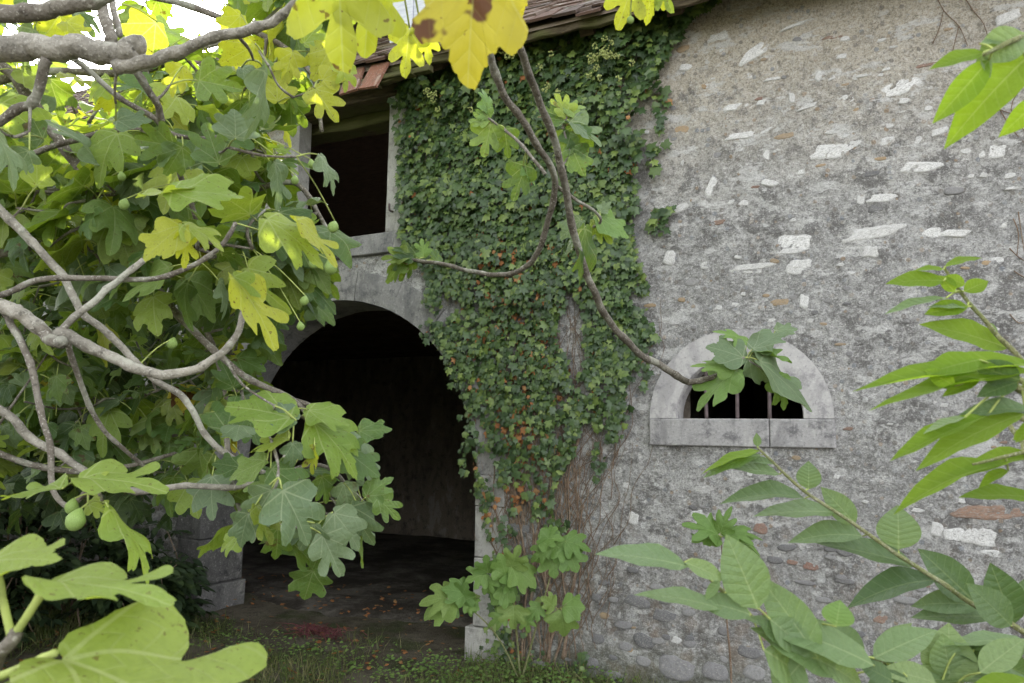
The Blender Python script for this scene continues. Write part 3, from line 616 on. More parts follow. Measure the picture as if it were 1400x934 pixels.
A4 = [(1260,357,108,74,0,'w'),(1178,352,72,52,20,'w'),(1120,335,38,50,0,'w'),(1290,282,230,50,3,'b'),(1305,412,90,22,-6,'w'),(190,692,82,50,-6,'d'),(165,567,96,42,-10,'d'),(40,685,46,32,0,'d'),(520,728,78,40,-8,'d'),(415,790,92,62,0,'g'),(290,780,140,80,0,'g'),(185,757,54,32,0,'g'),(540,795,74,52,0,'g'),(660,440,38,18,0,'b'),(825,500,62,20,-6,'d'),(890,550,62,38,0,'g'),(945,622,46,30,0,'b'),(690,600,62,34,0,'b'),(580,607,42,20,0,'b'),(250,612,92,48,0,'d'),(35,552,32,26,0,'d'),(440,660,42,30,0,'d'),(480,520,32,20,0,'o'),(1150,745,64,22,0,'g'),(865,668,54,22,0,'d'),(90,800,62,30,0,'g'),(700,505,64,14,-4,'g'),(802,168,22,20,0,'w'),(525,158,20,20,0,'w'),(355,285,50,24,15,'w'),(630,402,28,22,0,'w'),(155,300,40,40,0,'w'),(130,195,26,26,0,'w'),(1240,240,60,50,0,'d'),(1155,205,40,16,0,'g'),(1060,275,40,16,0,'w'),(840,15,30,12,0,'b'),(1335,58,24,10,0,'b'),(640,560,60,22,0,'g'),(760,560,50,20,0,'g'),(1020,560,70,24,0,'g'),(1090,515,50,18,0,'b'),(330,700,40,26,0,'g'),(120,640,60,26,0,'g'),(60,610,40,24,0,'o'),(230,520,50,20,0,'g'),(560,640,40,22,0,'d'),(330,600,46,26,0,'g'),(700,680,60,32,0,'g'),(610,740,54,30,0,'b'),(20,760,60,40,0,'d'),(140,720,36,24,0,'o'),(385,560,40,20,0,'b'),(90,560,32,18,0,'g'),(290,690,34,22,0,'w')]
for a in A4: stone(800+a[0]*.4286, 580+a[1]*.4286, a[2]*.4286, a[3]*.4286, a[4], a[5])
rs = random.Random(5)
for i in range(210):        # smaller pebbles and flakes
    x = rs.uniform(700, 1400); y = rs.uniform(30, 930); low = y > 690
    if low or rs.random() < .62:
        k = rs.choice('ggddob' if low else 'ggowwl'); s_ = rs.uniform(8, 26 if low else 15)
        stone(x, y, s_, s_*rs.uniform(.4, .75), rs.uniform(-12, 12), k)

# ------------------------------------------------------------------ ground
def gz(x, y): return .03*nz(x*.7, y*.7, 2)+.015*nz(x*3, y*3, 5)-.012
gx = [-300, -120, -50, -25, -16]+list(np.arange(-11, 3.01, .12))+[5, 9, 20, 60, 300]; gy = [-300, -120, -50, -25, -14]+list(np.arange(-9, -.25, .15))+list(np.arange(-.25, .9, .06))+[1.2, 2, 4, 9, 20, 60, 300]
V = [(x, y, gz(x, y) if -12 < x < 4 and -10 < y < 1 else -.01) for x in gx for y in gy]; n = len(gy)
ground = link('ground', mesh('ground', V, [(i*n+j, (i+1)*n+j, (i+1)*n+j+1, i*n+j+1) for i in range(len(gx)-1) for j in range(n-1)], M_GROUND, None, True), None, kind='structure')
fx = np.arange(-9, -1.85, .1); fy = np.arange(.30, 5.25, .1)
V = [(x, y, .035+.02*nz(x*1.2, y*1.2)+.012*nz(x*5, y*5)-.17*max(0, .95-y)) for x in fx for y in fy]; n = len(fy)
link('earth_floor', mesh('earth_floor', V, [(i*n+j, (i+1)*n+j, (i+1)*n+j+1, i*n+j+1) for i in range(len(fx)-1) for j in range(n-1)], M_FLOOR, None, True), None, kind='structure')

# ------------------------------------------------------------------ plants: a thing that owns branches, petioles and leaves
class Plant:
    def __init__(s, root, bark, leafname='leaf', cap=300):
        s.root = root; s.bark = bark; s.leaves = []; s.pts = []; s.pet = Join(); s.ln = leafname; s.cap = cap; s.np = 0
    def branch(s, P, rad, name='branch', mat=None, attach=True, **kw):
        T = tube_tmpl(P, rad, **kw); o = link(name, mesh(name, T[0], T[1].tolist(), mat or s.bark, None, True), s.root)
        if attach: s.pts += [Vector(q[:3]) for q in catmull([np.array(tuple(p)) for p in P], 6, False)]
        return o
    def near(s, p):
        A = np.array([tuple(q) for q in s.pts]); d = ((A-np.array(tuple(p)))**2).sum(1); i = int(d.argmin()); return s.pts[i], math.sqrt(d[i])
    def petiole(s, a, b, r=.0022, sag=.01):
        a, b = Vector(a), Vector(b); m_ = (a+b)/2+Vector((0, 0, sag)); s.pet.add(tube_tmpl([a, m_, b], [r*1.15, r, r*.9], 5, 3, 0), I4); s.np += 1
    def leaf(s, key, T, mat, M, fine=False): s.leaves.append((key, T, mat, M))
    def hero(s, b, t, d0, d1=None, face=0., wf=1., mat=None, T=None, key=None, pet=True, pr=.0022, maxp=.28, up=0.):
        d1 = d1 or d0; B = D(b[0], b[1], d0); E = D(t[0], t[1], d1); y = E-B; L = y.length; v = (CAM-(B+E)/2).normalized()
        n = v-y.normalized()*v.dot(y.normalized()); n.normalize()
        n1_ = Matrix.Rotation(R_(face), 3, y.normalized()) @ n; n2_ = Matrix.Rotation(R_(-face), 3, y.normalized()) @ n
        n = n1_ if n1_.z >= n2_.z or abs(face) < 15 else n2_
        if up: n = (n+Vector((0, 0, up))).normalized()
        s.leaf(key, T, mat, frame(B, y, n, L, wf))
        if pet and s.pts:
            q, dd = s.near(B)
            if .11 < dd < .32 and maxp > .2 and L > .04:
                e = B+(q-B).normalized()*.06+Vector((0, 0, -.01)); s.branch([q, (q+e)/2+Vector((rnd.uniform(-.02, .02), 0, -.05*dd)), e], [.0042, .0034, .0028], 'twig', s.bark, True, sides=6, k=4, seed=rnd.randrange(9)); q, dd = e, .06
            if dd < maxp: s.petiole(q, B, pr, dd*.1)
    def finish(s):
        s.leaves.sort(key=lambda l: -(l[3].to_scale().y/max(.3, proj(l[3].translation)[2]))*(1 if -80 < proj(l[3].translation)[0] < 1480 and -60 < proj(l[3].translation)[1] < 980 else .02))
        for (k, T, mat, M) in s.leaves[:s.cap]: link(s.ln, tmesh(k, T, mat), s.root, M)
        rest = s.leaves[s.cap:]
        if rest:
            mats = []; J = Join()
            for (k, T, mat, M) in rest:
                if mat not in mats: mats.append(mat)
                J.add(T, M, mats.index(mat))
            link('foliage', J.mesh('foliage', mats), s.root, kind='stuff')
        if s.np: link('petioles', s.pet.mesh('petioles', M_PETIOLE), s.root, kind='stuff')
def figT(): i = rnd.randrange(16); return 'fig%d' % i, FIGT[i]
def figH(i): return 'figh%d' % i, FIGH[i]
def ovT(i): return 'ov%d' % i, OVT[i]

# ------------------------------------------------------------------ fig tree
fig = thing('fig_tree', 'large fig tree at left with bare grey limbs and broad leaves before the doorway', 'fig tree', (-3.9, -3.9, 0))
FT = Plant(fig, M_FIGBARK)
tb = Vector((-3.9, -3.9, -.1))
trunk = [tb, tb+Vector((.08, .05, .9)), tb+Vector((.02, .15, 1.7)), tb+Vector((.12, .1, 2.6)), tb+Vector((.3, 0, 3.5)), tb+Vector((.6, -.2, 4.4))]
FT.branch(trunk, [.16, .13, .115, .10, .08, .05], 'trunk', sides=14)
def TR(z):      # a point on the trunk at height z
    P = [Vector(q) for q in catmull([np.array(tuple(p)) for p in trunk], 8, False)]; return min(P, key=lambda p: abs(p.z-z))
def px_path(L, d0, d1): n = len(L); return [D(x, y, d0+(d1-d0)*i/(n-1)) for i, (x, y) in enumerate(L)]
def fb(L, d0, d1, r0, r1, z=None, mat=None, sides=9, seed=0):
    P = px_path(L, d0, d1); n = len(P); rr = [(r0+(r1-r0)*i/(n-1))*(d0+(d1-d0)*i/(n-1))/FPX for i in range(n)]
    if z is not None:
        a, b = TR(z), P[0]; P = [a]+[a.lerp(b, t)+Vector((0, 0, -.05*math.sin(math.pi*t))) for t in (.25, .5, .75, .92)]+P[1:] if (P[1]-b).length < .25 else [a]+[a.lerp(b, t) for t in (.3, .6, .85)]+P
        rr = [rr[0]*1.1]*(len(P)-len(rr))+rr
    FT.branch(P, rr, mat=mat, sides=sides, seed=seed, k=6)
fb([(-60,60),(0,65),(60,65),(110,69),(160,72),(192,64)], 1.75, 1.7, 18, 15, 3.3, M_PALEBARK, 14, 1)
fb([(160,92),(200,84),(240,72),(291,51),(349,39),(387,20),(412,-8),(440,-40)], 1.7, 1.6, 9.5, 4.5, None, M_PALEBARK, 10, 2)
fb([(-60,22),(0,17),(60,14),(100,8),(150,-8),(200,-30)], 1.5, 1.5, 13, 9, 3.4, None, 12, 3)
fb([(118,-30),(137,8),(146,30),(152,58)], 1.8, 1.72, 7, 8, None, None, 9, 4)
fb([(150,-30),(155,10),(163,48)], 1.9, 1.75, 4, 4.5, None, None, 8, 5)
fb([(-40,40),(0,85),(41,137),(86,199),(113,240),(134,291),(171,351),(206,386),(247,434),(291,478),(343,519),(401,547),(432,580)], 2.35, 2.6, 8, 3.5, 3.1, None, 10, 6)
fb([(178,88),(212,137),(226,188),(247,240),(267,298),(270,340)], 1.85, 2.3, 5.5, 2.8, None, None, 8, 7)
fb([(100,80),(113,89),(164,134),(206,158),(240,185),(298,188),(330,180)], 1.9, 2.1, 4.5, 2.5, None, None, 8, 8)
fb([(-40,240),(0,226),(69,202),(137,182),(192,178),(240,196)], 2.3, 2.4, 4.5, 3, 2.9, None, 8, 9)
fb([(64,82),(45,137),(20,150),(-20,182),(-60,200)], 1.72, 1.8, 7, 6, None, None, 9, 10)
fb([(-50,440),(0,403),(51,384),(130,380),(202,382),(260,365),(301,338),(322,305)], 1.9, 1.9, 4.5, 3, 2.5, None, 9, 11)
fb([(-30,230),(14,300),(45,331),(86,379),(113,427),(151,458),(185,495),(212,519),(253,547),(281,595),(308,620),(345,640),(372,648),(392,622)], 2.0, 2.2, 6, 3.2, 2.7, M_PALEBARK, 9, 12)
fb([(-60,395),(0,420),(34,434),(69,458),(96,461),(147,487),(206,509),(253,509),(298,488),(325,454),(334,418)], 1.8, 1.9, 11, 4, 2.3, M_PALEBARK, 10, 13)
fb([(52,448),(72,466),(84,468)], 1.82, 1.78, 8, 8, None, None, 9, 14)
fb([(80,455),(130,410),(160,384),(196,356)], 1.83, 1.9, 5, 4.2, None, M_PALEBARK, 8, 15)
fb([(8,428),(21,454),(41,495),(55,557),(69,615),(72,665),(92,692),(114,676),(128,655)], 1.85, 1.6, 5, 3.2, None, None, 8, 16)
fb([(92,463),(110,523),(137,581),(175,619),(200,640)], 1.9, 2.2, 4, 2.5, None, None, 8, 17)
fb([(-60,520),(0,560),(41,598),(82,622),(130,652),(185,672),(253,664),(308,667),(360,662),(400,690),(440,700)], 2.0, 2.2, 6.5, 2.8, 1.9, M_PALEBARK, 9, 18)
fb([(310,600),(315,650),(330,700),(350,730)], 2.3, 2.2, 4, 2.5, None, None, 7, 19)
fb([(-40,280),(60,262),(150,290),(230,380),(290,470),(312,560),(322,640)], 2.9, 3.0, 5, 3, 2.6, None, 7, 20)
fb([(-60,120),(60,100),(200,96),(300,60),(420,80),(470,110)], 2.6, 2.9, 6, 2.5, 3.2, None, 7, 21)
fb([(-40,-10),(120,-20),(260,10),(380,60),(430,110),(440,180)], 2.4, 2.5, 6, 2.5, 3.3, None, 7, 22)
fb([(-40,350),(80,330),(200,300),(320,270),(400,250),(440,300),(460,350)], 2.6, 2.6, 6, 2.5, 2.6, None, 7, 23)
fb([(-40,480),(60,500),(150,560),(250,600)], 3.4, 3.6, 6, 3, 1.6, None, 7, 24)
fb([(-60,100),(60,160),(180,240),(300,340),(380,420)], 3.4, 3.6, 6, 3, 3.2, None, 7, 25)
fb([(-60,600),(60,640),(160,640),(240,620)], 2.8, 3.1, 5, 2.5, 1.4, None, 7, 26)
fb([(435,-60),(470,-40),(520,-30),(600,-60),(700,-60),(760,-40),(860,-30)], 1.3, 1.6, 8, 5, 3.9, None, 8, 27)
fb([(360,662),(410,640),(450,640),(480,670),(500,690)], 2.2, 2.3, 3, 2.2, None, None, 7, 28)
fb([(401,547),(440,562),(470,600),(500,640)], 2.6, 2.5, 3, 2, None, None, 7, 29)
fb([(400,690),(430,730),(450,745)], 2.2, 2.2, 2.6, 2, None, None, 7, 30)
# the two long shoots that hang in front of the ivy
fb([(700,-60),(694,0),(712,70),(735,130),(760,200),(775,270),(790,340),(812,400),(835,443),(870,480),(905,500),(940,522)], 1.6, 3.2, 5.5, 4.5, None, None, 10, 31)
fb([(940,522),(958,521),(985,512),(1006,503),(1018,490)], 3.2, 3.1, 4.2, 3, None, None, 9, 32)
fb([(655,-60),(660,20),(668,70),(690,130),(722,178),(745,215),(760,250),(750,300),(735,345),(712,370),(680,376),(640,370),(600,360),(560,355)], 1.6, 3.0, 6, 2.4, None, None, 10, 33)
fb([(745,238),(715,200),(690,178),(668,162)], 2.3, 2.4, 2.6, 1.6, None, None, 7, 34)
fb([(762,255),(790,275),(815,290),(820,305),(795,316)], 2.5, 2.6, 2.4, 1.6, None, None, 7, 35)
fb([(768,230),(778,205),(770,175),(775,160)], 2.4, 2.4, 2.2, 1.6, None, None, 7, 36)

F_ = lambda b, t, d, mat, face=0., wf=1., h=None, d1=None, **k: FT.hero(b, t, d, d1, face+rnd.uniform(-12, 12)*(d > 1.4), wf*(.86 if d > 1.4 else 1), mat, *((figH(h)[1], figH(h)[0]) if h is not None else figT()[::-1]), **k)
# big leaves near the lens at the top
F_((655,-95),(634,112), .85, M_YEL, 14, .78, 0)
F_((462,-75),(466,95), 1.15, M_YELGR, 8, .9, 3); F_((507,-60),(500,78), 1.2, M_YELGR, -8, .78, 7)
F_((560,38),(553,105), 1.5, M_YELGR, 5, .9, 3); F_((575,35),(592,80), 1.5, M_YELGR, 15, .9, 2)
F_((870,-40),(848,36), 1.7, M_YELGR, 0, .9, 1); F_((890,-40),(892,24), 1.7, M_YELGR, 30, .9, 2); F_((900,-30),(918,18), 1.7, M_FIGLT, 20, .9, 3)
F_((700,-70),(718,12), 1.0, M_YEL, 20, .9, 2)
for (b, t, d, m_, fc) in [((455,62),(425,108),2.3,M_YELGR,10),((430,120),(462,165),2.2,M_YELGR,10),((470,85),(476,124),2.2,M_FIGLT,30),((400,70),(388,112),2.3,M_YELGR,0),((440,110),(474,92),2.2,M_YELGR,30),((415,60),(440,30),2.3,M_FIGLT,0),((380,140),(376,86),2.3,M_YELGR,0),
   ((215,30),(170,70),1.9,M_YELGR,10),((250,90),(230,130),2.0,M_YELGR,20),((350,60),(300,90),2.2,M_YELGR,0),((330,20),(300,50),2.2,M_YELGR,0),((90,30),(120,55),1.9,M_YELGR,30),((150,110),(110,130),2.,M_FIGLT,40),((270,110),(330,120),2.,M_FIG,20),
   ((240,200),(180,190),2.0,M_FIG,0),((260,230),(240,180),2.1,M_FIG,20),((300,225),(280,165),2.,M_FIG,0),((250,200),(225,240),2.,M_FIG,10),((0,140),(60,180),1.9,M_FIGLT,30),((60,190),(20,170),1.9,M_FIG,10)]: F_(b, t, d, m_, fc, 1.05, rnd.randrange(8))
F_((322,190),(322,148), 1.9, M_FIGGR, 20, 1.6, 0); F_((158,165),(205,162), 1.8, M_FIGGR, 35, .9, 0); F_((362,95),(372,190), 1.8, M_FIGGR, 72, .7, 2); F_((330,92),(358,120), 1.8, M_FIGGR, 40, .9, 0)
F_((232,262),(330,258), 1.5, M_FIGLT, -62, .9, 4); F_((192,270),(262,248), 1.5, M_FIGLT, -74, .8, 0)
F_((250,308),(193,350), 1.5, M_YELGR, 35, .95, 0, d1=1.45); F_((250,306),(308,322), 1.5, M_FIGLT, -66, .9, 2); F_((252,312),(258,366), 1.5, M_YELGR, 45, .7, 1)
F_((362,298),(448,340), 1.6, M_FIGLT, -55, .8, 2); F_((400,300),(470,352), 1.6, M_YELGR, -70, .7, 1)
F_((318,378),(392,466), 1.65, M_YELGR, -62, .8, 1); F_((318,376),(352,424), 1.65, M_FIGLT, 45, .7, 3)
F_((438,212),(470,255), 2., M_FIGGR, 72, .7, 2); F_((375,220),(390,285), 2.0, M_FIGGR, 60, .7, 1)
F_((40,205),(22,235), 1.7, M_FIGGR, 10, 1.2, 1); F_((-10,175),(44,240), 1.6, M_FIGGR, 65, .8, 2); F_((50,255),(52,215), 2, M_FIGLT, 30, 1.2, 0)
# low cluster before the doorway
for (b, t, d, m_, fc, wf) in [((400,572),(308,545),1.9,M_FIGLT,-58,1.),((405,575),(350,560),1.9,M_FIGGR,25,1.),((420,560),(480,575),2.,M_FIGLT,-62,1.),((430,565),(500,600),2.05,M_FIGLT,-60,1.),((425,575),(505,628),2.,M_FIGLT,-50,1.),
   ((395,600),(335,610),1.9,M_FIGLT,-60,1.),((400,605),(405,640),1.9,M_FIGGR,-20,1.),((460,600),(512,640),2.1,M_FIGGR,-30,1.),((470,615),(520,650),2.1,M_FIG,-30,1.),((365,630),(310,650),1.9,M_FIG,-50,1.1),((370,640),(425,670),1.9,M_FIG,-30,1.),
   ((385,668),(432,742),1.75,M_FIGGR,-30,1.15),((372,668),(340,720),1.8,M_FIGGR,10,1.),((350,690),(375,745),1.8,M_FIG,40,.8),((340,700),(325,750),1.85,M_FIGGR,20,.9),((330,730),(292,750),1.9,M_FIGLT,-30,1.),((430,715),(408,755),1.95,M_FIGGR,0,1.3),
   ((440,730),(470,790),1.95,M_FIGGR,-10,1.),((450,730),(425,780),2.,M_FIG,0,1.),((455,700),(500,745),2.,M_FIGGR,-20,1.1),((480,690),(508,752),2.1,M_FIGGR,20,.9),((515,680),(548,710),2.1,M_FIG,-20,.9),((500,680),(530,650),2.1,M_FIG,-20,1.),((470,660),(480,700),2.1,M_FIGGR,-10,1.),
   ((440,650),(450,690),2.1,M_FIG,-10,1.),((430,610),(425,650),1.95,M_YELGR,50,.8),((490,590),(535,585),2.2,M_FIG,-30,.9),((480,625),(516,662),2.2,M_FIGGR,-10,.9),((380,720),(380,770),2.,M_FIG,0,1.),((410,700),(450,745),2.1,M_FIG,10,1.),((395,660),(330,655),2.,M_FIG,-35,1.),((330,640),(290,630),2.1,M_FIG,-30,1.1)]:
    F_(b, t, d, m_, fc, wf, rnd.randrange(8))
F_((108,655),(228,650), 1.5, M_FIGLT, -66, .9, 1); F_((120,660),(150,648), 1.5, M_FIGLT, -60, 1.2, 2); F_((85,668),(0,668), 1.5, M_FIGLT, -68, .9, 1); F_((148,694),(236,766), 1.45, M_FIGLT, -72, .7, 2)
F_((120,690),(150,700), 1.6, M_FIGLT, 20, 1.1, 3)
# leaves of the two hanging shoots
for (b, t, d, m_, fc, wf) in [((668,162),(655,140),2.4,M_SAP,0,1.),((668,165),(640,165),2.4,M_SAP,-40,1.),((672,168),(660,215),2.4,M_FIG,30,1.1),((690,175),(695,215),2.4,M_FIG,0,1.),((720,225),(700,275),2.4,M_FIG,20,.9),((715,228),(735,250),2.4,M_SAP,-40,.9),((668,155),(668,118),2.4,M_SAP,30,.9),
   ((775,165),(735,140),2.4,M_FIG,-40,1.),((775,160),(760,125),2.4,M_FIGLT,-30,1.),((778,165),(825,198),2.4,M_FIGGR,-55,.9),((782,172),(800,215),2.4,M_FIG,10,1.1),((778,180),(765,215),2.4,M_FIG,0,1.),((780,200),(800,240),2.4,M_FIG,-10,1.1),((770,150),(800,140),2.4,M_SAP,-40,1.),
   ((795,300),(765,325),2.6,M_FIGGR,20,1.),((800,310),(802,390),2.5,M_FIG,50,.75),((815,295),(862,322),2.6,M_SAP,-50,1.),((810,300),(840,330),2.6,M_FIG,-30,1.),((820,290),(835,275),2.6,M_FIGGR,-30,1.),((795,318),(770,345),2.6,M_FIGGR,60,.8),
   ((572,352),(535,335),3.,M_FIG,-30,1.),((565,350),(545,385),3.,M_FIG,30,.9),((560,352),(520,352),3.,M_FIG,-40,.9),((580,352),(575,325),3.,M_SAP,-10,.9),((555,355),(525,385),3.,M_FIG,40,.8),((600,360),(590,335),3.,M_FIG,-20,.8)]: F_(b, t, d, m_, fc, wf, rnd.randrange(8))
# end of the shoot before the barred window
for (b, t, d, m_, fc, wf, h) in [((1008,505),(946,552),3.1,M_SAP,38,1.1,1),((1004,507),(952,488),3.1,M_SAP,40,.6,2),((1018,490),(968,470),3.1,M_FIGGR,-48,1.0,0),((1022,488),(1056,522),3.1,M_FIGGR,25,1.1,0),((1035,492),(1120,556),3.05,M_FIGGR,-66,.9,0),((1064,512),(1082,562),3.1,M_SAP,35,.75,2),((1028,478),(1072,448),3.1,M_FIGGR,-58,1.0,4),((1030,480),(1086,490),3.1,M_SAP,-66,.9,3),((1022,468),(985,442),3.15,M_SAP,-66,.9,2),((1060,452),(1092,448),3.15,M_FIGGR,30,.8,0)]: F_(b, t, d, m_, fc, wf, h)

# leafy side twigs, each a terminal shoot with a spiral of leaves
PA = [(-60,-60),(330,-60),(500,-50),(480,20),(430,80),(372,180),(370,260),(405,335),(415,370),(380,430),(350,500),(300,600),(240,650),(100,640),(-60,650)]
def cluster(px, py, d, nl, size, pal):
    c = D(px, py, d)
    if c.y > -.35: return
    q, dd = FT.near(c)
    if dd > .9: q = q+(c-q)*(1-.9/dd)*.0
    ax = (c-q); ax = ax.normalized() if dd > 1e-3 else Vector((0, 0, 1)); ax = (ax+Vector((0, -.1, .35))).normalized()
    if dd > .05:
        md = (q+c)/2+Vector((rnd.uniform(-.05, .05), rnd.uniform(-.05, .05), -.06*dd)); FT.branch([q, md, c], [.006, .005, .0035], 'twig', M_FIGBARK, True, sides=5, k=3)
    a0 = rnd.random()*6
    for i in range(nl):
        a = a0+i*2.4; e = ax.orthogonal().normalized(); f = ax.cross(e); rad = e*math.cos(a)+f*math.sin(a)
        out = (rad+ax*rnd.uniform(-.1, .7)+Vector((0, 0, rnd.uniform(-.35, .15)))).normalized()
        b = c-ax*(.03*i); pb = b+out*rnd.uniform(.05, .09); FT.petiole(b, pb, .0020, .004)
        dr = (out+Vector((0, 0, -rnd.uniform(.1, .9)))).normalized()
        nr = Vector((rnd.uniform(-.5, .5), rnd.uniform(-.9, .1), rnd.uniform(.35, 1.))); nr.normalize()
        k, T = figT(); m_ = rnd.choices([M_FIG, M_FIGLT, M_FIGGR, M_YELGR, M_YEL], pal)[0]
        FT.leaf(k, T, m_, frame(pb, dr, nr, size*rnd.uniform(.6, 1.25), rnd.uniform(.85, 1.15)))
cnt = 0; tries = 0
while cnt < 330 and tries < 4000:
    tries += 1
    px, py = rnd.uniform(-80, 500), rnd.uniform(-70, 660); 
    if not inpoly(px, py, PA): continue
    if py < 75 and px < 400 and rnd.random() < .8: continue
    if py < 180 and px < 230 and rnd.random() < .5: continue
    d = rnd.choice([rnd.uniform(2.3, 2.9), rnd.uniform(2.8, 4.2), rnd.uniform(3.2, 5.4)])
    if py > 380 and d < 2.9: continue
    top = py < 230
    cluster(px, py, d, rnd.randint(4, 6), .138, (5.5, 3.4, .9, 1.2, .1) if top else ((7, 2.0, 1.6, .22, .08) if py < 430 else (9, .6, 1.2, .2, .15))); cnt += 1
for (px, py, d_) in [(345,425,3.0),(322,478,3.1),(300,515,3.2),(330,535,2.9),(285,560,3.1),(270,600,3.),(250,640,3.2),(225,590,3.3),(305,440,3.2),(360,365,2.7),(340,395,2.9),(310,400,3.1),(280,480,3.1),(320,560,2.8)]: cluster(px, py, d_, 5, .13, (8, .8, 1.6, .1, .1))
for (px, py) in [(380,700),(430,690),(470,700),(440,740),(350,690),(400,640),(330,600)]: cluster(px, py, 2.3, 4, .13, (5, .5, 4, .2, .1))
BPAL = m_leaf('shaded_fig_leaf', [(0, (.018, .036, .014)), (.6, (.034, .062, .020)), (1, (.07, .11, .03))], (.14, .24, .02), tmix=.22, vein=(.12, .17, .06), spots=.4)  # darker copy of the fig leaf, with deep shade put into its colour
rq = random.Random(31); nb_ = 0
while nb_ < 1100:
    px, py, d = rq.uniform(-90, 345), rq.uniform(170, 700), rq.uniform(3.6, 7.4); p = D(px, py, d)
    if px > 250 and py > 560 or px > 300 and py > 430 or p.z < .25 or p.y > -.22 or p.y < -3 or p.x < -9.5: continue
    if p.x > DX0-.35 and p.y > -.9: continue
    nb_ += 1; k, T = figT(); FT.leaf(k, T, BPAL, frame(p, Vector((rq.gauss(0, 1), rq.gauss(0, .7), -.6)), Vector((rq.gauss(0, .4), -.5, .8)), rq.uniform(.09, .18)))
# figs
FR = (BLOBH[0]*np.array((.5, .5, .62))+np.array((0, 0, -.55))*1.0, BLOBH[1], None)
v = FR[0]; v[:, :2] *= (1-.55*np.clip((v[:, 2]+.5)/.6, 0, 1))[:, None]
fm = mesh('fig', FR[0], FR[1].tolist(), M_FIGFRUIT, None, True)
for (px, py, d, s_) in [(110,696,1.45,26),(101,682,1.5,18),(458,303,2.1,15),(430,352,2.1,14),(450,355,2.1,18),(418,405,2.2,12),(410,440,2.2,11),(238,462,2.2,14),(172,272,2.1,14),(403,240,2.2,11),(165,235,2.2,11),(452,592,2.1,13),(335,560,2.,14),(862,22,1.7,10),(425,218,2.2,11)]:
    p = D(px, py, d); r = s_*d/FPX; q, dd = FT.near(p); link('fig', fm, fig, Matrix.Translation(p) @ Matrix.Rotation(rnd.uniform(-.5, .5), 4, 'X') @ Matrix.Diagonal((r, r, r, 1)))
    if dd < .4: FT.petiole(q, p, .0018)
CJ = Join(); rc_ = random.Random(77); nc_ = 0
while nc_ < 1900:       # rest of the crown, out of view above and left, added for its shade
    x, y, z = rc_.uniform(-11, -2.4), rc_.uniform(-5.2, -.7), rc_.uniform(.4, 6.3); a_, b_, d_ = proj((x, y, z))
    if (Vector((x, y, z))-Vector((-4.5, -3.0, 3.2))).length > 5.2 or (-40 < a_ < 1440 and b_ > -45 and b_ < 1000 and d_ > 0) or (Vector((x, y, z))-CAM).length < 1.6 or a_ > 520 and d_ > 0: continue
    if nz(x*.9, y*.9, z*.9) < .0: continue
    nc_ += 1; CJ.add(FIGT[rc_.randrange(16)], frame((x, y, z), Vector((rc_.gauss(0, 1), rc_.gauss(0, 1), -.5)), Vector((rc_.gauss(0, .4), rc_.gauss(0, .4), 1)), rc_.uniform(.13, .22)))
link('crown', CJ.mesh('crown', M_FIG), fig, kind='stuff')
FT.finish()

# ------------------------------------------------------------------ near fig shoot, bottom left
fs = thing('fig_shoot', 'blurred near fig shoot in the bottom left corner with three broad pale green leaves', 'fig shoot', D(-40, 1300, .9))
P = Plant(fs, M_FIGBARK)
P.branch([D(-60, 1500, .95), D(-30, 1150, .85), D(-8, 930, .8), D(12, 880, .78), D(22, 862, .78)], [.010, .009, .008, .007, .006], 'stem', sides=10)
P.branch([D(20, 868, .78), D(40, 838, .78), D(66, 797, .78)], [.0045, .0042, .004], 'leaf_stalk', M_PETIOLE, False, sides=8, k=4)
P.branch([D(16, 870, .78), D(6, 830, .78), D(-4, 780, .78)], [.0045, .004, .004], 'leaf_stalk', M_PETIOLE, False, sides=8, k=4)
P.branch([D(0, 925, .78), D(40, 908, .74), D(75, 893, .72)], [.0045, .004, .004], 'leaf_stalk', M_PETIOLE, False, sides=8, k=4)
def H(P, b, t, d, d1, face, wf, mat, h): P.hero(b, t, d, d1, face, wf, mat, figH(h)[1], figH(h)[0], pet=False)
H(P, (66,799), (237,790), .78, .77, -86, .95, M_FIGLT, 1); H(P, (-14,768), (76,756), .80, .79, -66, 1.2, M_FIGLT, 0)
H(P, (75,900), (372,990), .72, .69, -56, .9, M_FIGLT, 1); H(P, (-30,950), (40,990), .76, .74, -55, 1., M_FIGLT, 3)
P.finish()

# ------------------------------------------------------------------ oval-leaved shrub, right
sh = thing('leafy_shrub', 'green shrub with long pointed oval leaves reaching in from the right edge before the wall', 'shrub', (.95, -3.9, 0))
SP = Plant(sh, M_TWIG)
b0 = Vector((1.0, -3.9, -.1)); SP.branch([b0, b0+Vector((.02, -.02, .5)), b0+Vector((-.02, .03, 1.2)), b0+Vector((.02, 0, 1.8)), b0+Vector((0, .0, 2.5)), b0+Vector((-.05, .0, 2.75))], [.03, .026, .022, .018, .012, .008], 'trunk', M_VINE, sides=10)
SA = [(1480,905),(1430,880),(1383,854),(1336,829),(1284,794),(1229,760),(1169,717),(1100,672),(1060,635),(1036,612)]
SP.branch([b0+Vector((0, 0, .9))]+px_path(SA, 1.45, 1.5), [.007]+[.0062-.00045*i for i in range(10)], 'stem', sides=8, knots=.03)
SP.branch([b0+Vector((0, 0, .6))]+px_path([(1300,1010),(1200,955),(1143,923),(1100,893),(1031,846),(984,805),(965,785)], 1.15, 1.15), [.008, .006, .0055, .005, .0045, .004, .003, .002], 'stem', sides=8, knots=.03)
SP.branch([b0+Vector((0, 0, 1.3))]+px_path([(1450,545),(1395,490),(1353,447),(1319,406),(1292,368)], 1.15, 1.2), [.006, .0048, .004, .0034, .0028, .002], 'stem', sides=8, knots=.03)
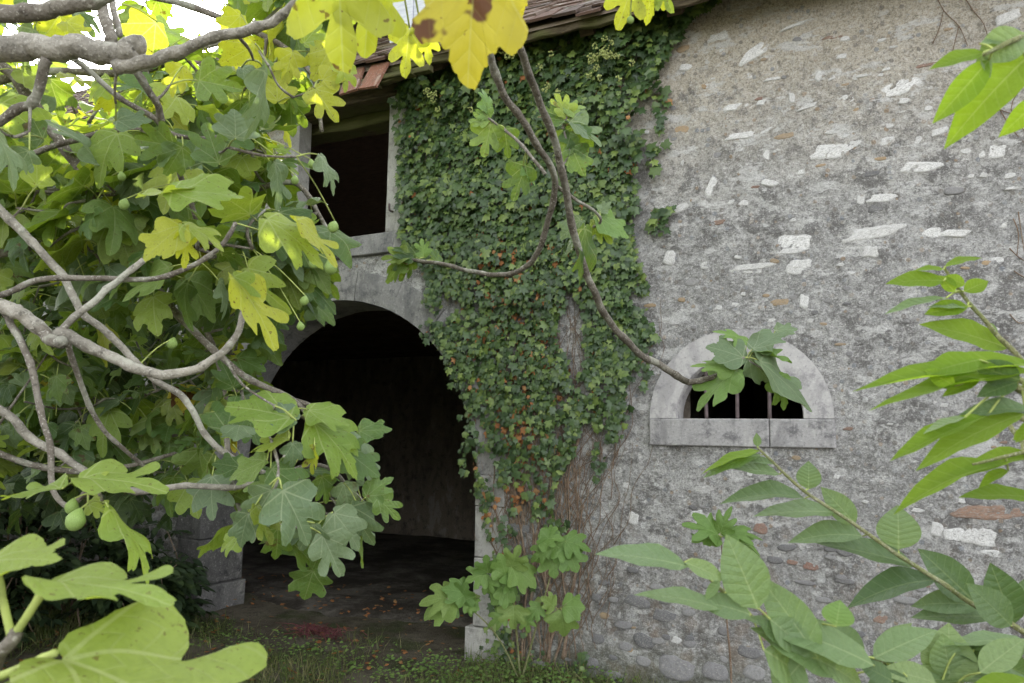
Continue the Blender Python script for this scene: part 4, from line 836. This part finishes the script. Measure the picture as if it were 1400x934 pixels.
SP.branch([b0+Vector((0, 0, 1.2))]+px_path([(1470,570),(1420,540),(1390,530)], 1.0, 1.0), [.006, .005, .004, .003], 'stem', sides=8, knots=.03)
SP.branch([b0+Vector((0, 0, 1.1))]+px_path([(1460,600),(1400,618),(1330,635)], 1.1, 1.1), [.006, .005, .003, .0018], 'stem', sides=8, knots=.03)
SP.branch([b0+Vector((0, 0, 2.3))]+px_path([(1460,30),(1400,50),(1345,75)], 1.0, .95), [.006, .005, .004, .0025], 'stem', sides=8, knots=.03)
SP.branch([b0+Vector((0, 0, .7))]+px_path([(1420,1010),(1340,960),(1260,930),(1195,900)], 1.2, 1.2), [.006, .005, .004, .003, .002], 'stem', sides=8, knots=.03)
def ov(b, t, d, face=0, wf=1., mat=M_OVAL, d1=None):
    i = rnd.randrange(8); k, T = ovT(i); SP.hero(b, t, d, d1, face, wf, mat, T, k, maxp=.18, pr=.0015)
def o4(L, d, df=M_OVAL):
    for q in L: ov((800+q[0]*.4286, 580+q[1]*.4286), (800+q[2]*.4286, 580+q[3]*.4286), d, q[4], q[5], q[6] if len(q) > 6 else df)
o4([(550,72,547,28,10,1.5),(560,85,365,115,-68,.9,M_OVALLT),(562,98,372,130,-60,.9),(605,130,520,95,-60,.9),(620,160,438,122,-55,1.),(700,238,462,172,-66,.9,M_OVALDK),(712,208,716,120,8,1.9),(800,282,545,256,-58,.85,M_OVAL),(862,320,768,205,15,1.15),(885,358,675,318,-50,1.05),(1000,400,1000,264,5,2.1),(1055,452,745,355,-55,.95,M_OVALDK),(1120,498,850,500,-52,.95,M_OVALDK),(1240,565,1075,400,20,1.25,M_OVALDK),(1365,640,1300,448,15,1.5,M_OVALDK),(1290,615,1045,600,-45,1.0,M_OVALDK),(1400,585,1440,480,10,1.4,M_OVALDK)], 1.5)
o4([(918,748,1122,645,25,1.25),(1160,830,1160,655,0,2.2),(1420,700,1150,650,-66,.8,M_OVAL),(1430,820,950,785,-60,.55),(1240,720,1420,690,-30,1.1,M_OVALDK),(1180,730,1420,760,40,1.1,M_OVALDK),(985,760,880,760,30,1.2,M_OVALDK)], 1.2)
o4([(330,455,45,375,-52,.85,M_OVAL),(318,440,458,495,-20,1.,M_OVAL),(430,500,380,560,25,1.2),(432,590,180,495,-55,.85,M_OVAL),(528,608,355,540,-35,1.05),(552,590,460,362,8,1.25),(742,745,580,500,10,1.0),(590,622,740,740,-20,1.1),(805,800,572,622,-45,1.0),(922,770,556,572,-40,.75),(570,720,760,830,-20,1.6,M_OVAL),(640,700,560,620,30,1.1,M_OVALDK),(730,745,940,840,-15,.9,M_OVAL),(800,645,815,568,5,3.0,M_SAP),(980,820,880,760,20,1.2,M_OVALDK),(690,760,600,860,15,2.0)], 1.05)
def o3(L, d, df=M_OVALLT):
    for q in L: ov((1100+q[0]*.3425, 300+q[1]*.3425), (1100+q[2]*.3425, 300+q[3]*.3425), d, q[4], q[5], q[6] if len(q) > 6 else df)
o3([(562,190,702,120,60,.8),(556,200,445,187,66,.9),(556,245,338,230,-48,.9),(598,290,548,222,20,1.5),(636,288,738,240,-20,1.5),(640,260,560,225,30,1.3),(652,345,482,368,-40,1.2),(565,315,318,356,70,.6,M_OVAL),(650,350,500,330,60,.8,M_OVAL),(812,515,495,384,-50,.85),(770,455,720,405,40,1.,M_OVAL)], 1.18)
o3([(930,575,200,628,-55,.5),(930,610,268,660,-62,.42),(700,560,480,600,-30,1.1),(600,665,490,600,20,1.2),(700,640,548,697,-40,.9),(860,640,690,590,-10,1.4,M_OVALDK),(850,650,690,700,30,1.3,M_OVALDK),(900,765,650,715,-58,.8,M_OVALDK),(880,775,435,912,-50,.62),(730,785,332,930,-56,.55),(640,790,470,830,-60,.7,M_OVAL),(950,800,838,878,-30,1.)], .98)
o4([(1345,130,988,160,-64,.6,M_OVALLT),(1350,148,1255,175,-45,1.,M_OVALLT),(1440,235,1205,200,-60,.8,M_OVALLT),(1460,110,1190,88,-66,.7,M_OVALLT),(1420,10,1370,48,0,1.2,M_OVALLT)], 1.1)
for q in [((1345,72),(1274,84),-55,.9,M_OVALLT),((1352,82),(1280,166),-10,.85,M_OVALLT),((1412,72),(1300,170),-20,.95,M_OVALLT),((1420,135),(1378,180),-10,1.2,M_OVALLT),((1400,45),(1340,80),10,1.5,M_OVAL),((1342,75),(1356,106),40,1.2,M_OVAL),((1340,60),(1395,50),60,.8,M_OVAL)]: ov(q[0], q[1], .97, q[2], q[3], q[4])
for (b, t, d, fc, wf, m_) in [((1400,880),(1330,905),1.2,-30,1.2,M_OVAL),((1383,856),(1330,800),1.4,20,1.2,M_OVALDK),((1340,920),(1400,870),1.15,-20,1.3,M_OVAL),((1280,935),(1215,905),1.15,-40,1.2,M_OVAL),((1300,930),(1290,870),1.2,5,1.5,M_OVAL),((1336,829),(1260,812),1.5,-40,1.2,M_OVAL),((1240,925),(1180,960),1.15,20,1.4,M_OVALDK),((1410,930),(1300,960),1.0,-40,.9,M_OVALLT),((1350,900),(1420,930),1.25,10,1.4,M_OVALDK),((1180,900),(1130,850),1.2,20,1.2,M_OVALDK),((1200,905),(1245,850),1.25,15,1.2,M_OVAL),((1100,893),(1050,905),1.15,-30,1.2,M_OVAL),((1143,923),(1120,870),1.15,20,1.1,M_OVAL)]: ov(b, t, d, fc, wf, m_)
SP.finish()

# ------------------------------------------------------------------ ivy
ivy = thing('ivy', 'dense dark green ivy climbing the barn wall between the arched doorway and the window', 'ivy', (-2.4, -.05, 0))
IP = [(538,100),(600,92),(700,58),(790,30),(860,20),(960,-12),(1010,-20),(935,50),(903,100),(885,160),(880,250),(868,330),(890,395),(888,455),(862,520),(850,600),(815,660),(795,720),(740,775),(680,770),(655,700),(640,640),(640,560),(605,470),(588,430),(592,390),(556,330),(550,250),(552,180)]
ri = random.Random(3); lv = []
def ivy_ok(px, py):
    if not inpoly(px, py, IP): return False
    n = nz(px*.012, py*.012, 4)+.5*nz(px*.035, py*.035, 9); f = 1.0
    if py > 380: f = 1.0-(py-380)/480*1.0
    gap = nz(px*.018+3, py*.006, 12)
    if py > 400 and n+.6*gap < .18-f*.80: return False
    if px > 850 and py > 300 and n < -.02: return False
    if ri.random() > 1.22-max(0, py-350)/430+.75*nz(px*.045, py*.025, 77): return False
    ed = min(1, max(0, (880-px)/45)) if 120 < py < 330 else 1
    if ri.random() > .25+.75*ed and py < 330: return False
    return True
tries = 0
while len(lv) < 12500 and tries < 90000:
    tries += 1
    px = ri.uniform(535, 1010); py = ri.uniform(-20, 780)
    if not ivy_ok(px, py): continue
    if py > 560 and ri.random() < (py-560)/330: continue
    p = W(px, py)
    if in_door(p.x, p.z, .02) and ri.random() < .8 or in_hatch(p.x, p.z, .10): continue
    e = nz(px*.02, py*.02, 20); off = .03+max(0, .5+e)*(.13 if py > 200 else .22)*(1 if py < 420 else .45)*ri.random()+.02*ri.random()
    lv.append((p.x, wally(p.x, p.z)-off, p.z, px, py))
for (cx, cy, n, sx, sy) in [(598,455,26,16,12),(632,500,28,14,18),(645,575,18,10,22),(640,620,12,8,22),(628,525,5,5,3),(906,150,30,8,38),(895,210,16,7,22),(905,300,24,10,16),(915,290,10,6,10),(890,455,26,9,16),(880,500,26,14,28),(850,570,20,18,30),(820,620,16,14,26),(700,800,60,26,45),(690,860,36,20,30),(715,905,36,34,18),(800,905,18,10,18)]:
    for i in range(n):
        px, py = ri.gauss(cx, sx*.6), ri.gauss(cy, sy*.6); p = W(px, py)
        if p.z < .03: continue
        lv.append((p.x, -.03-.05*ri.random(), p.z, px, py))
IPl = Plant(ivy, M_VINE, 'leaf', 300)
for (x, y, z, px, py) in lv:
    s_ = ri.choice([ri.uniform(.024, .042), ri.uniform(.036, .060), ri.uniform(.036, .060), ri.uniform(.055, .080)])*(1.1 if py < 350 else .95)
    hot = math.exp(-((px-715)/55)**2)*(1 if 340 < py < 740 else .12)+.04
    dead = ri.random() < .015+.40*hot*(.35+2.0*max(0, nz(px*.045, py*.045, 30)+.12))
    dr = Vector((ri.gauss(0, .38), -.30+ri.gauss(0, .2), -1+ri.gauss(0, .25))); nr = Vector((ri.gauss(0, .35), -1, .62+ri.gauss(0, .35)))
    if dead: nr = Vector((ri.gauss(0, .8), -1, ri.gauss(0, .8))); s_ *= .8; y += .02
    i = ri.randrange(8); IPl.leaf('ivy%d' % i, IVT[i], M_DEAD if dead else M_IVY, frame(Vector((x, y, z)), dr, nr, s_, ri.uniform(.9, 1.2)))
# climbing stems
J = Join(); ns = 0
def climb(px0, py0, px1, py1, r0, r1, wob, seed, join=True):
    P = []; n = 12
    for i in range(n+1):
        t = i/n; px = px0+(px1-px0)*t+wob*nz(t*3, seed)*40*(t*(1-t)*3+.2); py = py0+(py1-py0)*t; p = W(px, py)
        P.append((p.x, wally(p.x, p.z)-.006-r0*.5, max(p.z, -.05)))
    T = tube_tmpl(P, [r0, r1], 6, 3, .12, seed)
    return T
STEMS = [((745,925),(755,560),.011),((730,925),(700,520),.012),((760,930),(795,600),.010),((772,900),(800,690),.014),((700,900),(665,560),.010),((715,925),(690,380),.011),((752,920),(730,420),.010)]
for i, (a, b, r) in enumerate(STEMS):
    T = climb(a[0], a[1], b[0], b[1], r, r*.35, .8, i*2.3); link('climbing_stem', mesh('climbing_stem', T[0], T[1].tolist(), M_VINE, None, True), ivy)
for i in range(150):
    x0 = ri.uniform(685, 790); y0 = ri.uniform(600, 930); x1 = x0+ri.gauss(0, 28)+(x0-730)*.35; y1 = y0-ri.uniform(90, 330); J.add(climb(x0, y0, x1, max(y1, 330), ri.uniform(.0022, .005), .0012, 1.2, 50+i), I4)
for i in range(16):
    x0 = ri.uniform(790, 840); y0 = ri.uniform(620, 900); J.add(climb(x0, y0, x0+ri.uniform(10, 70), y0-ri.uniform(100, 260), .003, .001, 1.2, 150+i), I4)
link('creeping_roots', J.mesh('creeping_roots', M_VINE), ivy, kind='stuff')
J = Join()
for i in range(46):
    px, py = rnd.choice([(ri.gauss(835, 22), ri.gauss(75, 20)), (ri.gauss(690, 14), ri.gauss(65, 10)), (ri.gauss(750, 14), ri.gauss(105, 18)), (ri.gauss(600, 24), ri.gauss(130, 14)), (ri.gauss(822, 8), ri.gauss(82, 10))]); c = W(px, py, -.27)
    for k in range(13):
        v_ = Vector((ri.gauss(0, 1), ri.gauss(0, 1), ri.gauss(0, 1))).normalized()*.02; J.add(BLOB, Matrix.Translation(c+v_) @ Matrix.Diagonal((.0062,)*3+(1,)))
link('umbels', J.mesh('umbels', M_UMBEL), ivy, kind='stuff')
IPl.finish()

# ------------------------------------------------------------------ saplings at the wall foot
sp = thing('fig_sapling', 'young fig sapling with bright green lobed leaves at the foot of the right door jamb', 'sapling', G(700, 930)+Vector((0, 0, 0)))
P = Plant(sp, M_TWIG); g0 = W(712, 925, -.3); g0.z = -.02
P.branch([g0, D(705, 850, 4.85), D(700, 800, 4.8), D(692, 760, 4.8)], [.008, .006, .005, .003], 'stem', sides=7)
P.branch([g0, D(735, 850, 4.8), D(752, 790, 4.8), D(765, 745, 4.8)], [.007, .006, .004, .003], 'stem', sides=7)
P.branch([g0, D(680, 870, 4.8), D(640, 830, 4.75), D(610, 818, 4.7)], [.006, .005, .004, .002], 'stem', sides=7)
P.branch([D(735, 850, 4.8), D(755, 838, 4.75), D(775, 825, 4.75)], [.004, .003, .002], 'stem', sides=6)
for (b, t, fc, wf) in [((662,788),(640,792),10,1.2),((665,785),(665,763),10,1.2),((672,790),(660,808),-20,1.3),((698,775),(708,752),0,1.2),((700,780),(732,790),-30,1.2),((690,785),(685,760),-20,1.),((700,785),(706,812),-30,1.2),((690,800),(672,822),-20,1.2),((688,800),(700,822),-20,1.2),((700,830),(700,858),10,1.3),((690,835),(672,850),10,1.),((760,745),(745,728),-20,1.2),((762,748),(782,758),-20,1.2),((758,755),(757,788),10,1.3),((770,742),(800,742),-30,1.3),((775,750),(790,780),-20,1.2),((752,745),(730,758),-20,1.1),((740,735),(765,732),-40,1.1),((715,838),(722,860),0,1.2),((735,830),(724,845),0,1.),((770,828),(795,828),-20,1.2),((765,835),(772,868),0,1.3),((755,832),(745,818),-20,1.),((640,815),(614,802),-25,1.2),((625,820),(586,812),-30,1.2),((620,825),(582,828),-45,1.2),((630,822),(636,800),-20,1.1),((640,822),(652,828),-30,1.2),((622,828),(605,838),-20,1.1),((648,828),(640,838),-40,1.2)]:
    k, T = figT(); P.hero((b[0]+rnd.uniform(-4, 4), b[1]+rnd.uniform(-4, 4)), t, 4.75, 4.7, fc, wf*1.05, M_SAP, T, k, maxp=.5)
    mm = P.leaves[-1]; M = mm[3]; P.leaves[-1] = (mm[0], mm[1], mm[2], M @ Matrix.Scale(1.08, 4))
P.finish()
s2 = thing('slender_fig_seedling', 'slender fig seedling on a thin dark stem standing before the wall below the barred window', 'seedling', G(1000, 1010))
P = Plant(s2, M_VINE); g0 = D(1000, 1010, 3.7); g0.z = -.03
P.branch([g0, D(1000, 930, 3.7), D(994, 850, 3.7), D(989, 790, 3.7), D(986, 735, 3.7)], [.006, .005, .0045, .0035, .0025], 'stem', sides=7)
for (b, t, fc) in [((982,731),(945,708),-55),((980,735),(946,738),-60),((985,729),(990,704),-20),((990,733),(1044,748),-62),((992,731),(1030,718),-50)]:
    k = rnd.choice((1, 2, 4, 6)); k, T = 'fig%d' % k, FIGT[k]; P.hero(b, t, 3.7, 3.65, fc, 1.0, M_SAP, T, k)
P.finish()

# ------------------------------------------------------------------ dry creepers on the right of the wall
dc = thing('dry_creeper', 'bare dark twigs of a dead creeper clinging to the upper right of the wall', 'creeper', W(1380, 500))
for i, L in enumerate([[(1272,-20),(1290,14),(1311,36),(1323,63)],[(1308,-20),(1330,14),(1345,34),(1353,64)],[(1355,130),(1372,160),(1384,178),(1408,205)],[(1340,140),(1368,152),(1395,160)],[(1395,120),(1382,150),(1400,180)],[(1392,290),(1396,320),(1402,360)],[(1380,340),(1392,352),(1408,362)],[(1386,371),(1396,378),(1408,384)],[(1275,60),(1284,40),(1290,14)],[(1300,80),(1311,36)],[(1385,300),(1392,320),(1390,350)],[(1380,430),(1392,442),(1406,440)]]):
    P_ = []
    for (x, y) in L: p = W(x, y); P_.append((p.x, wally(p.x, p.z)-.008, p.z))
    tube_obj('twig', P_, [.0035, .002], M_VINE, dc, sides=5, k=3, knots=.1, seed=i)

# ------------------------------------------------------------------ dark bush left of the doorway
bu = thing('dark_bush', 'dark leafy bush in deep shade left of the doorway beneath the fig tree', 'bush', (-5.9, -.9, 0))
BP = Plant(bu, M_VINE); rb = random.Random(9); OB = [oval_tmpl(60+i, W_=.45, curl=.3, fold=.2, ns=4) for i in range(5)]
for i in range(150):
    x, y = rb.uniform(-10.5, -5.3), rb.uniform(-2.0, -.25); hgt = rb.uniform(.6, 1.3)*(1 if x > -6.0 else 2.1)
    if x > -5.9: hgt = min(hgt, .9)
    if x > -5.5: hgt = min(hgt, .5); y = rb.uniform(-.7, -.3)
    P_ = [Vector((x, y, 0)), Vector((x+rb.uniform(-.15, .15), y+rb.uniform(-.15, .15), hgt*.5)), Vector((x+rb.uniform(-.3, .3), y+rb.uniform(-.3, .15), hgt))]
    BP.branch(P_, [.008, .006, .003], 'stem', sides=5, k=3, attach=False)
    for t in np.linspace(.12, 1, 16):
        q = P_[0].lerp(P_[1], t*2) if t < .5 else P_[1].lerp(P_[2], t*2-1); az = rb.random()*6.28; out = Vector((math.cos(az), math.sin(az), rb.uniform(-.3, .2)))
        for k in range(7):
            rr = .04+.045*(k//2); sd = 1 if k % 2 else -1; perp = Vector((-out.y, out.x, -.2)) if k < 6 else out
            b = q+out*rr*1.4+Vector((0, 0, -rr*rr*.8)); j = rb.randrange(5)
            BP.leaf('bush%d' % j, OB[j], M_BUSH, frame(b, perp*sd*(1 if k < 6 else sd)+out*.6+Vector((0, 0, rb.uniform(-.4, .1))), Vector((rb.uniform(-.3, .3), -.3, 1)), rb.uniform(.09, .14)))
BP.finish()

# ------------------------------------------------------------------ ground cover
J = Join(); rg = random.Random(21)
BL = (np.array([(-.5, 0, 0), (.5, 0, 0), (-.4, .022, .55), (.4, .022, .55), (0, .085, .92)]), np.array([(0, 1, 3), (0, 3, 2), (2, 3, 4)], np.int32), None)
def blade(x, y, h, wd):
    z = gz(x, y); M = Matrix.Translation((x, y, z-.005)) @ Matrix.Rotation(rg.random()*6.28, 4, 'Z') @ Matrix.Rotation(rg.gauss(.3, .6), 4, 'X') @ Matrix.Rotation(rg.gauss(0, .5), 4, 'Y') @ Matrix.Diagonal((wd, 1.2+h*4, h, 1)); J.add(BL, M)
k = 0
while k < 26000:
    x = rg.uniform(-9, .9); y = rg.uniform(-2.6, .05)
    dn = nz(x*1.5, y*1.5, 8)+.25; inside = DX0+.1 < x < DX1-.1
    if inside: dn -= .05+.5*max(0, y+.7)
    if x > DX1: dn += .1
    if x < DX0: dn += .35
    if rg.random() > max(.03, dn*1.5): continue
    blade(x, y, rg.uniform(.03, .12)*(1.6 if x < DX0 else (1.1 if x > DX1 else .8)), rg.uniform(.003, .006)); k += 1
link('grass', J.mesh('grass', M_GRASS, False), None, kind='stuff')
C.objects['grass']['label'] = 'thin grass growing on the earth along the barn foot'
J = Join()
for i in range(2600):      # small broad-leaved weeds
    c = rg.choice([(G(690, 925), .35), (G(620, 928), .4), (G(760, 932), .3), (G(500, 905), .5), (G(370, 880), .5), (G(330, 870), .4), (G(440, 890), .4), (G(560, 925), .5)])
    x, y = c[0].x+rg.gauss(0, c[1]), min(-.04, c[0].y+rg.gauss(0, .18)); 
    if DX0+.2 < x < DX1-.2 and rg.random() < .6: continue
    z = gz(x, y)+rg.uniform(.005, .09 if x > DX1-.2 or x < DX0+.3 else .03); J.add(OB[rg.randrange(5)], frame(Vector((x, y, z)), Vector((rg.gauss(0, 1), rg.gauss(0, 1), .2)), Vector((rg.gauss(0, .3), -.5, 1)), rg.uniform(.015, .034), 1.5))
o = link('ground_weeds', J.mesh('ground_weeds', M_SAP), None, kind='stuff'); o['label'] = 'low green weeds along the threshold and the wall foot'
J = Join()
for i in range(900):
    x, y = rg.uniform(-7, -1), rg.uniform(-2.2, 1.6); z = (gz(x, y) if y < .3 else .05)+.012
    J.add(IVT[rg.randrange(8)], frame(Vector((x, y, z)), Vector((rg.gauss(0, 1), rg.gauss(0, 1), rg.uniform(-.1, .3))), Vector((rg.gauss(0, .3), rg.gauss(0, .3), 1)), rg.uniform(.02, .05)))
o = link('fallen_leaves', J.mesh('fallen_leaves', M_DEAD), None, kind='stuff'); o['label'] = 'dry brown leaves scattered over the earth before the doorway'
J = Join(); rc = G(436, 868)
for i in range(110):
    x, y = rc.x+rg.gauss(0, .13), rc.y+rg.gauss(0, .07); J.add(tube_tmpl([(x, y, .0), (x+rg.gauss(0, .04), y+rg.gauss(0, .04), .04), (x+rg.gauss(0, .07), y+rg.gauss(0, .07), rg.uniform(.02, .07))], [.003, .002], 4, 1, 0), I4)
o = link('red_weed_patch', J.mesh('red_weed_patch', M_REDWEED), None, kind='stuff'); o['label'] = 'flat patch of dull red withered weeds near the doorway'
pa, pb = G(285, 912), G(366, 905)
pl = bev_box('fallen_plank', -.5*(pb-pa).length, .5*(pb-pa).length, -.045, .045, 0, .022, M_WOOD, None, b=.004, rough=.004, M=Matrix.Translation((pa+pb)/2+Vector((0, 0, .02))) @ Matrix.Rotation(math.atan2(pb.y-pa.y, pb.x-pa.x), 4, 'Z'))
pl['label'] = 'weathered wooden plank lying on the ground before the doorway'; pl['category'] = 'plank'
